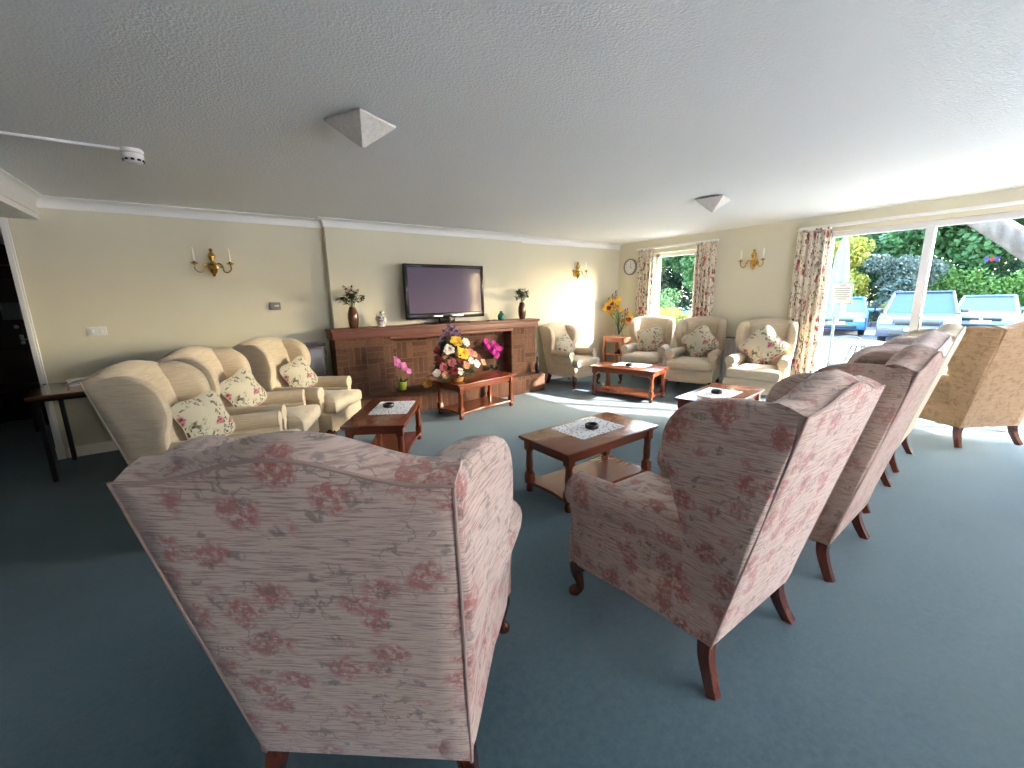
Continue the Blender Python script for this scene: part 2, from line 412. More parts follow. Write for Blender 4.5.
# outdoors
M['tarmac'] = noisy('tarmac', (.10,.10,.11), (.14,.14,.145), 3, .9, .3, 120)
M['paving'] = noisy('pale_paving', (.19,.185,.175), (.24,.235,.22), 4, .85, .2, 60)
M['lawn'] = noisy('lawn', (.20,.22,.04), (.30,.28,.07), 6, .95, .4, 90)
M['redbrick'] = noisy('red_garden_brick', (.30,.12,.08), (.22,.09,.06), 9, .9, .3, 40)
M['bark'] = noisy('grey_bark', (.055,.045,.04), (.10,.085,.075), 7, .9, .6, 22, .2, (1,1,.3))
def leafmat(n, a, b, c):
    t = NT(n); v = t.coord()
    col = t.mix(t.ramp(t.noise(v, .9, 3), t.g(.35,.65)), a, b)
    col = t.mix(t.ramp(t.noise(v, 9, 2), t.g(.45,.6)), col, c)
    bs = t.bsdf(col, .6, 0, .3)
    tl = t.n('ShaderNodeBsdfTranslucent'); t.l(col, tl.inputs['Color'])
    mx = t.n('ShaderNodeMixShader'); mx.inputs[0].default_value = .35
    t.l(bs.outputs[0], mx.inputs[1]); t.l(tl.outputs[0], mx.inputs[2]); t.l(mx.outputs[0], t.out.inputs['Surface']); return t.mat
M['fol_green'] = leafmat('mid_green_foliage', (0.022,0.065,0.019), (0.043,0.105,0.028), (0.068,0.136,0.043))
M['fol_dark'] = leafmat('dark_green_foliage', (0.012,0.040,0.019), (0.022,0.062,0.031), (0.037,0.081,0.037))
M['fol_yellow'] = leafmat('yellow_foliage', (0.211,0.198,0.025), (0.279,0.236,0.031), (0.099,0.149,0.031))
M['fol_lime'] = leafmat('lime_foliage', (0.087,0.174,0.031), (0.136,0.223,0.037), (0.062,0.136,0.031))
M['fol_grey'] = leafmat('grey_green_foliage', (0.043,0.068,0.059), (0.062,0.093,0.074), (0.099,0.124,0.099))
def carpaint(n, c, metal=.1): return plain(n, c, .3, metal, .5, .5)
M['car_blue'] = carpaint('blue_car_paint', (.02,.12,.34)); M['car_dark'] = carpaint('dark_blue_grey_paint', (.018,.03,.05)); M['car_silver'] = carpaint('silver_blue_paint', (.13,.175,.21)); M['car_white'] = carpaint('white_car_paint', (.32,.34,.36), 0)
M['car_glass'] = plain('car_window_glass', (.03,.055,.07), .08, 0, .45, .0); M['tyre'] = plain('tyre_rubber', (.012,.012,.012), .8); M['headlight'] = plain('headlight_glass', (.7,.75,.8), .1, .3)
M['plate'] = plain('white_number_plate', (.80,.80,.78), .4); M['cloth_blue'] = plain('pale_parasol_canvas', (.085,.115,.15), .9); M['garden'] = plain('pale_garden_furniture', (.05,.058,.062), .4)
M['outbrick'] = M['redbrick']

# ------------------------------------------------------------------ room dimensions (metres)
D, DC, W, H = 5.65, 5.522, 6.546, 2.4
XC0, XC1 = 1.215, 4.12          # chimney breast
XJ = -1.38                      # end of the back wall beside the hall
XB = -1.15                      # face of the bulkhead
YF, XL = -3.0, -3.4             # walls behind the camera
T = .26
BIG = (1.5, 5.2, .25, 2.2)   # BIG: wide window in the wall behind the camera (x0,x1,z0,z1)
# floor, ceilings
struct(MB().box(XL, W+.02, YF, 8.2, -.2, 0), 'floor', M['carpet'])
struct(MB().box(XB, W+T, YF-.2, D+.3, H, H+.2), 'ceiling', M['ceiling'])
m = MB(); m.box(XL-.2, XB, YF-.2, 8.3, 2.2, 2.6); m.box(XB, -.2, D+.25, 8.3, 2.2, 2.6)
struct(m, 'ceiling_side', M['ceiling'])
# back wall with chimney breast
m = MB(); m.box(XJ, W+T, D, D+.25, 0, H)
struct(m, 'wall_back', M['wall'])
struct(MB().box(XC0, XC1, DC, D, 0, H), 'wall_chimney', M['wall'])
m = MB(); m.box(XL-.2, BIG[0], YF-.2, YF, 0, H); m.box(BIG[1], W+T, YF-.2, YF, 0, H); m.box(BIG[0], BIG[1], YF-.2, YF, 0, BIG[2]); m.box(BIG[0], BIG[1], YF-.2, YF, BIG[3], H)
struct(m, 'wall_front', M['wallpink'])
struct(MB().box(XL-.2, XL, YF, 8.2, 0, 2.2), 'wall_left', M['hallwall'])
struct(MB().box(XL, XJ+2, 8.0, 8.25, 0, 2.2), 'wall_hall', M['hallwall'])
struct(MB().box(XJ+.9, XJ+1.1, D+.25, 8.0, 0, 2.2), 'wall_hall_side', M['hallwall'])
# window wall with openings (y0,y1,z0,z1)
PAT = (-.45, 2.27, 0.0, 2.19); WIN = (3.80, 4.92, .85, 2.17)
m = MB()
def pier(y0, y1, z0=0, z1=H): m.box(W, W+T, y0, y1, z0, z1)
pier(YF, PAT[0]); pier(PAT[0], PAT[1], PAT[3])
pier(PAT[1], WIN[0]); pier(WIN[0], WIN[1], 0, WIN[2]); pier(WIN[0], WIN[1], WIN[3]); pier(WIN[1], D)
struct(m, 'wall_right', M['wall'])

# cornice swept along the wall line with mitred corners
def sweep_profile(path, prof, left=True):
    """path: plan points; prof: (distance from wall, z); offset to the right of travel"""
    n = len(path); P = [Vector(p) for p in path]; dirs = [(P[i+1]-P[i]).normalized() for i in range(n-1)]
    nr = [Vector((d.y, -d.x)) for d in dirs]
    offs = []
    for i in range(n):
        if i == 0: o = nr[0]
        elif i == n-1: o = nr[-1]
        else:
            s = nr[i-1]+nr[i]; o = s/(1+nr[i-1].dot(nr[i]))
        offs.append(o)
    mb = MB(); k = len(prof); vs = []
    for p, o in zip(P, offs):
        for d, z in prof: vs.append((p.x+o.x*d, p.y+o.y*d, z))
    fs = []
    for i in range(n-1):
        for j in range(k):
            fs.append((i*k+j, i*k+(j+1)%k, (i+1)*k+(j+1)%k, (i+1)*k+j))
    fs.append(tuple(range(k))); fs.append(tuple((n-1)*k+j for j in range(k))[::-1])
    return mb.add(vs, fs)
cp = [(0,2.305),(.010,2.305),(.012,2.315)] + [(.072-.060*math.cos(a*PI/2/6), 2.317+.073*math.sin(a*PI/2/6)) for a in range(7)] + [(.076,2.392),(.076,2.4),(0,2.4)]
struct(sweep_profile([(XB, D),(XC0, D),(XC0, DC),(XC1, DC),(XC1, D),(W, D)], cp), 'trim_1', M['cornice'], True, 'white coved cornice along the fireplace wall')
# bulkhead over the left side with its own moulding
struct(sweep_profile([(XB, YF),(XB, D)], [(0,2.2),(.012,2.2),(.012,2.245),(.02,2.25),(.02,2.262)] + cp[2:]), 'trim_2', M['cornice'], True, 'white moulded cornice along the bulkhead')
bp = [(0,0),(.018,0),(.018,.085),(.012,.1),(0,.1)]
struct(sweep_profile([(XJ+.07, D),(XC0-.1, D)], bp), 'baseboard_back', M['paint'])
struct(sweep_profile([(XC1+.1, D),(W, D)], bp), 'baseboard_corner', M['paint'])
struct(sweep_profile([(W, D),(W, PAT[1]+.0)], bp), 'baseboard_right', M['paint'])
# white architrave at the hall opening
m = MB(); m.box(XJ-.004, XJ+.045, D-.014, D+.27, 0, 2.2); m.box(XJ+.012, XJ+.03, D-.02, D-.013, .12, 2.2); m.box(XJ-.006, XJ+.05, D-.026, D, 0, .12)
struct(m, 'trim_3', M['paint'], False, 'white door lining at the edge of the dark hall')

# hall door
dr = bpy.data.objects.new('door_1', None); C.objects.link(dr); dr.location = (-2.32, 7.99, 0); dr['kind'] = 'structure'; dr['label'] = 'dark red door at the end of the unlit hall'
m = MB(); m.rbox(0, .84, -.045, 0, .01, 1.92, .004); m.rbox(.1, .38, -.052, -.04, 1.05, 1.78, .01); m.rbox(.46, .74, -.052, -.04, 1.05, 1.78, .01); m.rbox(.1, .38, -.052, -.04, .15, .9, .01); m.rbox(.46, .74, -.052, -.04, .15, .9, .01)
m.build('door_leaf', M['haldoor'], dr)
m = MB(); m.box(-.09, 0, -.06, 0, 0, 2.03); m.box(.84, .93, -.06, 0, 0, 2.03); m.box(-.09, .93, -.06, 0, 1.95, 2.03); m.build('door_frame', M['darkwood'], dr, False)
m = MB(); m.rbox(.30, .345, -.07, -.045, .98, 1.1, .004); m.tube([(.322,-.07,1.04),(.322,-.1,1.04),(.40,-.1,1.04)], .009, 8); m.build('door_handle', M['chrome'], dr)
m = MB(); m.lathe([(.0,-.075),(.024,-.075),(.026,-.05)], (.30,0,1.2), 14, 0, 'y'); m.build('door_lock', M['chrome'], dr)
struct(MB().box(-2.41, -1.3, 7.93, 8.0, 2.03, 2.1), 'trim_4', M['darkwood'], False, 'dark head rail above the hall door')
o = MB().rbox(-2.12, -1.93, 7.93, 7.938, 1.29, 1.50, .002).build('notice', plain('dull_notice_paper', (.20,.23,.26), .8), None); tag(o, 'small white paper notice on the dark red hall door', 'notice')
# dark table in the hall with three folded cloths
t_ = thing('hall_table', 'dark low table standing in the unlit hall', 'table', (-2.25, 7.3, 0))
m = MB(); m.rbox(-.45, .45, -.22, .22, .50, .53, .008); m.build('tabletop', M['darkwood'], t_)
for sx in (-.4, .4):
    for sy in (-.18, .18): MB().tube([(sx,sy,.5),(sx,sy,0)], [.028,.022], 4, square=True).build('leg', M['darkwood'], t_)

# ------------------------------------------------------------------ windows
def win(name, y0, y1, z0, z1, x, mull, fr=.065, label=None):
    root = bpy.data.objects.new(name, None); C.objects.link(root); root['kind'] = 'structure'
    if label: root['label'] = label
    m = MB(); d = .065
    m.rbox(x, x+d, y0, y0+fr, z0, z1, .006); m.rbox(x, x+d, y1-fr, y1, z0, z1, .006)
    m.rbox(x, x+d, y0, y1, z1-fr, z1, .006); m.rbox(x, x+d, y0, y1, z0, z0+fr, .006)
    m.build('frame', M['upvc'], root)
    ys = [y0+fr] + mull + [y1-fr]
    for q in mull: MB().rbox(x-.012, x+d, q-.04, q+.04, z0+fr, z1-fr, .006).build('mullion', M['upvc'], root)
    for a, b in zip(ys[:-1], ys[1:]):
        MB().box(x+.03, x+.036, a, b, z0+fr, z1-fr).build('pane', M['glass'], root, False)
    return root
w1 = win('window_1', WIN[0], WIN[1], WIN[2], WIN[3], W+.15, [], label='white framed casement window between the shorter curtains')
m = MB(); m.rbox(W-.06, W+.16, WIN[0]-.05, WIN[1]+.05, WIN[2]-.03, WIN[2], .008); m.build('sill', M['paint'], w1)
w2 = win('window_2', PAT[0], PAT[1], PAT[2], PAT[3], W+.05, [.33, 1.30], label='wide white framed patio door overlooking the car park')
m = MB(); m.rbox(W+.03, W+.05, 1.24, 1.26, .95, 1.15, .006); m.tube([(W+.03,1.25,1.12),(W+.0,1.25,1.12),(W+.0,1.25,.98),(W+.03,1.25,.98)], .008, 8); m.build('handle', M['chrome'], w2)
w3 = win('window_3', -BIG[1], -BIG[0], BIG[2], BIG[3], .06, [-4.0, -2.75], label='wide window in the wall behind the camera')
w3.rotation_euler = (0,0,rad(-90)); w3.location = (0, YF, 0)
# curtain rails
def rail(y0, y1, label):
    r = thing('curtain_rail', label, 'curtain rail', (W-.06, (y0+y1)/2, 2.255)); h = (y1-y0)/2
    MB().rbox(-.02, .02, -h, h, -.018, .018, .006).build('track', M['paint'], r)
    for s in (-.92*h, 0, .92*h): MB().rbox(.0, .06, s-.012, s+.012, -.012, .022, .003).build('bracket', M['paint'], r)
rail(-.78, 2.56, 'long white curtain rail above the patio door')
rail(3.66, 5.18, 'short white curtain rail above the casement window')
def curtain(y0, y1, z0, z1, label, amp=.035, folds=6, x=W-.07, flare=0, mat='curtain', thick=True):
    root = thing('curtain', label, 'curtain', (x, (y0+y1)/2, z0), 0, 'patterned curtains on the window wall')
    m = MB(); n = folds*10; nz = 16; vs = []; fs = []; w = y1-y0
    for j in range(nz+1):
        z = j/nz; a = amp*(.75+.4*(1-z)); ww = w*(1+flare*(1-z))
        for i in range(n+1):
            u = i/n
            ph = 2*PI*folds*u + .5*math.sin(3*u+2*z)
            vs.append((a*math.sin(ph)+.006*math.sin(9*z+5*u), (u-.5)*ww + .012*math.cos(2*ph), z*(z1-z0)))
    for j in range(nz):
        for i in range(n):
            fs.append((j*(n+1)+i, j*(n+1)+i+1, (j+1)*(n+1)+i+1, (j+1)*(n+1)+i))
    m.add(vs, fs)
    o = m.build('drape', M[mat], root)
    sd = o.modifiers.new('t', 'SOLIDIFY'); sd.thickness = .004
    hb = MB(); hb.rbox(-.03, .03, -w/2, w/2, z1-z0-.005, z1-z0+.02, .008); hb.build('heading', M[mat], root)
    return root
curtain(2.20, 2.56, .03, 2.225, 'long branch-print curtain at the left edge of the patio door', .038, 5)
curtain(4.83, 5.15, .72, 2.225, 'branch-print curtain on the casement window, beside the wall clock', .035, 5)
curtain(3.69, 4.01, .72, 2.225, 'branch-print curtain on the casement window, nearer the brass wall light', .035, 5)
curtain(-.76, -.42, .03, 2.225, 'long branch-print curtain at the right edge of the patio door', .038, 5)
# unseen sheer net, added behind the camera to turn sun into soft fill
t = NT('diffuser_net_cloth'); a_ = t.n('ShaderNodeBsdfTranslucent'); b_ = t.n('ShaderNodeBsdfDiffuse'); c_ = t.n('ShaderNodeMixShader')
a_.inputs['Color'].default_value = (.48,.51,.56,1); b_.inputs['Color'].default_value = (.68,.70,.74,1); c_.inputs[0].default_value = .25
t.l(a_.outputs[0], c_.inputs[1]); t.l(b_.outputs[0], c_.inputs[2]); t.l(c_.outputs[0], t.out.inputs['Surface'])
m = MB(); vs = []; fs = []; n = 160
for j in range(2):
    for i in range(n+1): vs.append((BIG[0]-.08+(BIG[1]-BIG[0]+.16)*i/n, YF+.035+.018*math.sin(i*1.05), .12 if j == 0 else 2.25))
for i in range(n): fs.append((i, i+1, n+2+i, n+1+i))
m.add(vs, fs); o = m.build('fill_diffuser_net', t.mat, None); tag(o, 'unseen white sheer net added behind the camera to diffuse sun as fill', 'light diffuser')
# notice and sticker on the patio glass
o = thing('notice', 'white framed notice stuck on the patio door glass', 'notice', (W+.068, 2.04, 1.425))
m = MB(); m.box(0, .004, -.115, .115, -.135, .135); m.build('sheet', M['paper'], o, False)
m = MB()
for (a,b,c2,d2) in ((-.115,.115,.127,.135),(-.115,.115,-.135,-.127),(-.115,-.107,-.135,.135),(.107,.115,-.135,.135)): m.box(-.002, .004, a, b, c2, d2)
m.build('border', plain('pale_green_border', (.35,.55,.50), .5), o, False)
m = MB()
m.tube([(-.002,.03,.085),(-.002,.015,.105),(-.002,0,.085),(-.002,-.02,.105),(-.002,-.03,.088)], .004, 6)
for k in range(6):
    L = (.085,.07,.08,.06,.085,.05)[k]; m.box(-.002, 0, -L, L, .055-k*.026, .063-k*.026)
m.build('printed_lines', plain('grey_print', (.25,.28,.30), .6), o, False)
o = thing('window_sticker', 'small red and blue sticker on the patio door glass', 'sticker', (W+.068, .80, 1.745))
for s, n_ in ((-1,'wing'),(1,'wing')):
    m = MB(); m.slab([(s*a, b) for a, b in ((.012,-.005),(.03,-.03),(.055,-.025),(.05,0),(.06,.025),(.035,.03))], [(0,-.0015),(0,.0015)], lambda u,v,w: (w,u,v)); m.build('wing', plain('violet_print', (.12,.14,.55), .5), o, False)
m = MB(); m.slab([(.016*math.cos(a*PI/6),.026*math.sin(a*PI/6)) for a in range(12)], [(0,-.002),(0,.002)], lambda u,v,w: (w-.001,u,v)); m.build('body', plain('red_print', (.55,.08,.10), .5), o, False)

# radiator
r_ = thing('radiator', 'white panel radiator on the window wall behind the wing chairs', 'radiator', (W-.10, 3.35, .12))
m = MB(); m.rbox(-.01, .0, -.45, .45, 0, .66, .004)
for k in range(22): m.rbox(-.022, -.004, -.43+k*.0395, -.43+k*.0395+.026, .03, .63, .007)
m.build('panel', M['paint'], r_)
MB().rbox(-.02, .06, -.45, .45, .655, .675, .004).build('top_grille', M['chrome'], r_)
m = MB(); m.tube([(.02,-.46,.05),(.02,-.49,.05),(.02,-.49,-.12)], .008, 8); m.build('pipe', M['paint'], r_)
for s in (-.35,.35): MB().rbox(.0, .098, s-.02, s+.02, .1, .55, .004).build('bracket', M['paint'], r_)

# ------------------------------------------------------------------ fireplace
fp = thing('fireplace', 'brick fireplace with long mahogany mantel shelf under the television', 'fireplace', (2.66, 5.2, 0))
ox, oy = 2.66, 5.2
def L(x0,x1,y0,y1,z0,z1): return (x0-ox,x1-ox,y0-oy,y1-oy,z0,z1)
MB().rbox(*L(1.14,1.84,5.25,DC,0,1.0), .006).build('brick_pillar', M['brick'], fp)
MB().rbox(*L(3.69,4.17,5.25,DC,0,1.0), .006).build('brick_pillar', M['brick'], fp)
MB().box(*L(1.80,3.72,5.46,DC,0,1.0)).build('brick_recess', M['brick'], fp, False)
m = MB(); m.rbox(*L(1.30,4.17,5.03,5.26,0,.27), .006); m.rbox(*L(1.80,3.72,5.2,5.48,0,.27), .004); m.build('hearth_step', M['soldier'], fp)
m = MB(); pr = [(5.22,1.0),(5.22,1.075),(5.205,1.085),(5.205,1.112),(5.215,1.118)]
m.rbox(*L(1.115,4.205,5.225,DC,.99,1.085), .01); m.rbox(*L(1.10,4.22,5.205,DC,1.08,1.116), .008); m.rbox(*L(1.80,3.72,5.24,5.27,.95,1.0), .006)
m.build('mantel_shelf', M['mantel'], fp)

# ------------------------------------------------------------------ television and mantel ornaments
MZ = 1.116
tv = thing('television', 'large black flat television standing on the mantel shelf', 'television', (2.68, 5.36, MZ), rad(1.5))
m = MB(); w, h0, h1 = .605, .07, .785
m.rbox(-w, w, -.03, .03, h0, h0+.075, .012); m.rbox(-w, w, -.03, .03, h1-.045, h1, .012)
m.rbox(-w, -w+.05, -.03, .03, h0, h1, .012); m.rbox(w-.05, w, -.03, .03, h0, h1, .012); m.rbox(-w+.03, w-.03, .0, .055, h0+.03, h1-.03, .02)
m.build('bezel', M['gloss'], tv)
MB().box(-w+.045, w-.045, -.022, -.015, h0+.07, h1-.04).build('screen', M['screen'], tv, False)
m = MB(); m.rbox(-.30, .30, -.13, .13, 0, .018, .008); m.rbox(-.12, .12, -.01, .04, .01, .10, .012); m.build('stand', M['gloss'], tv)
for a, b in ((-.22,-.08),(.06,.24)): MB().rbox(a, b, -.034, -.028, h0+.02, h0+.042, .002).build('silver_strip', M['chrome'], tv)
rm = thing('remote_control', 'slim black remote control lying on the mantel beside the television', 'remote', (3.385, 5.30, MZ), rad(12))
MB().rbox(-.085, .085, -.02, .02, 0, .016, .006).build('case', M['black'], rm)
m = MB()
for i in range(5):
    for j in range(2): m.rbox(-.06+i*.025, -.045+i*.025, -.011+j*.014, -.002+j*.014, .015, .018, .001)
m.build('buttons', M['chrome'], rm)

def leaf_mesh(mb, base, tip, width, fold=.25, mat=0):
    b, tp = Vector(base), Vector(tip); d = tp-b; L_ = d.length
    up = Vector((0,0,1)) if abs(d.normalized().z) < .9 else Vector((1,0,0))
    s = d.cross(up).normalized()*width; n = s.cross(d).normalized()
    pts = [b, b+d*.35+s*.8-n*width*fold, b+d*.7+s*.6-n*width*fold, tp-n*L_*.08, b+d*.7-s*.6-n*width*fold, b+d*.35-s*.8-n*width*fold, b+d*.35+n*.1*width, b+d*.7]
    mb.add(pts, [(0,1,6),(1,2,7,6),(2,3,7),(3,4,7),(4,5,6,7),(5,0,6)], mat)
def bloom(mb, c, nrm, r, layers=3, pet=8, mat=0, cup=.5):
    """a round head of overlapping petals"""
    nz = Vector(nrm).normalized(); a = nz.orthogonal().normalized(); b = nz.cross(a); c = Vector(c)
    for l in range(layers):
        rr = r*(1-.28*l); ph = random.random()*6
        el = cup*(.15+.85*l/max(1,layers-1))
        for k in range(pet):
            th = ph+2*PI*k/pet; d = a*math.cos(th)+b*math.sin(th); s = (b*math.cos(th)-a*math.sin(th)); rr = r*(1-.26*l)*random.uniform(.82,1.08)
            tip = c+d*rr*math.cos(el)+nz*rr*math.sin(el); w = rr*.98*PI/pet
            mid = c+d*rr*.6*math.cos(el)+nz*rr*(.6*math.sin(el)+.08)
            mb.add([c, mid+s*w, tip+s*w*.6, tip+d*rr*.06, tip-s*w*.6, mid-s*w], [(0,1,2,3,4,5)], mat)
    mb.lathe([(r*.05,0),(r*.2,r*.02),(r*.22,r*.12),(r*.1,r*.2)], (0,0,0), 8, mat)
    n0 = len(mb.v)-32; R_ = nz.to_track_quat('Z','Y').to_matrix()
    for i in range(n0, len(mb.v)): mb.v[i] = tuple(R_ @ Vector(mb.v[i]) + c)

def vase_bouquet(loc, label, hgt, spread, seed, sc=1.0):
    rnd = random.Random(seed); random.seed(seed)
    r = thing('flower_vase', label, 'vase', loc, seed)
    MB().lathe([(.038,0),(.045,.006),(.058,.05),(.064,.12),(.06,.18),(.046,.225),(.038,.25),(.04,.256),(.034,.256),(.032,.24)], n=24).build('vase', M['bronze'], r)
    lv = MB(); st = MB(); heads = []
    for k in range(16):
        a = rnd.uniform(0, 2*PI); e = rnd.uniform(.2, 1); R_ = spread*e
        tip = Vector((R_*math.cos(a), R_*math.sin(a), .25+hgt*(1-.55*e*e)*rnd.uniform(.75,1)))
        st.tube(spline([(0,0,.2),(tip.x*.35,tip.y*.35,.25+(tip.z-.25)*.6),tip], 4), .0025, 5)
        for q in range(12):
            f = rnd.uniform(.45, 1); p = Vector((0,0,.24)).lerp(tip, f)
            d = Vector((rnd.uniform(-1,1), rnd.uniform(-1,1), rnd.uniform(-.4,.8))).normalized()*rnd.uniform(.035,.06)
            leaf_mesh(lv, p, p+d, .017)
        heads.append(tip)
    st.build('stems', M['stem'], r); lv.build('leaves', M['leafd'], r)
    for tip in heads[:11]:
        mb = MB(); bloom(mb, tip, tip-Vector((0,0,.2)), .026, 2, 6)
        mb.build('blossom', M['whitep'], r)
vase_bouquet((1.40, 5.33, MZ), 'bronze vase of dark leafy blossom at the left end of the mantel', .26, .17, 3)
vase_bouquet((3.96, 5.33, MZ), 'bronze vase of white blossom at the right end of the mantel', .25, .14, 8)
r = thing('ornament', 'small white painted china ornament on the mantel beside the vase', 'ornament', (1.745, 5.33, MZ), .4)
m = MB(); m.lathe([(.045,0),(.05,.01),(.04,.02),(.055,.05),(.06,.085),(.05,.12),(.03,.14)], n=20); m.build('body', M['china'], r)
m = MB(); m.lathe([(.02,.135),(.032,.15),(.036,.17),(.028,.192),(.01,.2)], (0.01,0,0), 16); m.tube([(.045,0,.17),(.065,0,.168)], [.008,.002], 8); m.build('head', M['china'], r)
for s in (-1,1): MB().tube([(0,s*.05,.06),(-.02,s*.07,.10),(-.02,s*.05,.15)], [.012,.016,.004], 8).build('wing', M['china'], r)
r = thing('small_vase', 'small dark green glazed vase on the mantel beside the television', 'vase', (3.56, 5.32, MZ))
MB().lathe([(.026,0),(.045,.01),(.056,.045),(.05,.08),(.03,.105),(.017,.12),(.022,.135),(.017,.135),(.012,.12)], n=22).build('body', M['jade'], r)
r = thing('bottle', 'dark slender bottle standing on the brick hearth step below the right pillar', 'bottle', (4.10, 5.13, .27))
MB().lathe([(.03,0),(.036,.01),(.036,.11),(.026,.15),(.013,.18),(.012,.24),(.015,.245),(.015,.26),(.0,.262)], n=18).build('body', M['black'], r)

# orchid pots on the hearth step
def orchid(loc, label, pot, petm, hgt, n, rz, seed, spread=.05):
    rnd = random.Random(seed); random.seed(seed)
    r = thing('orchid', label, 'plant', loc, rz)
    MB().lathe([(.045,0),(.05,.004),(.064,.11),(.067,.115),(.06,.115),(.056,.1),(.0,.1)], n=22).build('pot', pot, r)
    m = MB()
    for k in range(6):
        a = k*PI/3+.3; m2 = [(0,0,.1),(.05*math.cos(a),.05*math.sin(a),.17),(.12*math.cos(a),.12*math.sin(a),.16)]
        leaf_mesh(m, m2[0], (.12*math.cos(a),.12*math.sin(a),.15+.05*rnd.random()), .028)
    m.build('leaves', M['leafd'], r)
    path = spline([(0,0,.1),(.01,0,hgt*.55),(-.02,0,hgt*.9),(-.07,0,hgt),(.02,-.02,hgt*.86)], 5)
    MB().tube(path[:11], .004, 6).build('stem', M['stem'], r)
    for k in range(n):
        f = k/max(1,n-1)
        c = Vector((-.09+.16*f+rnd.uniform(-1,1)*spread*.5, rnd.uniform(-1,1)*spread, hgt*(1.02-.34*f)+rnd.uniform(-.5,.5)*spread))
        mb = MB(); bloom(mb, c, (rnd.uniform(-.4,.4), -1, rnd.uniform(-.1,.5)), .04, 2, 5, 0, .35); mb.build('blossom', petm, r)
orchid((1.94, 5.30, .27), 'purple orchid in a lime green pot on the hearth step', M['lime'], M['orchid'], .40, 9, 0, 4)
orchid((3.42, 5.34, .27), 'deep magenta orchid in a dark pot at the right of the hearth', M['darkpot'], M['magenta'], .50, 22, 0, 5, .09)

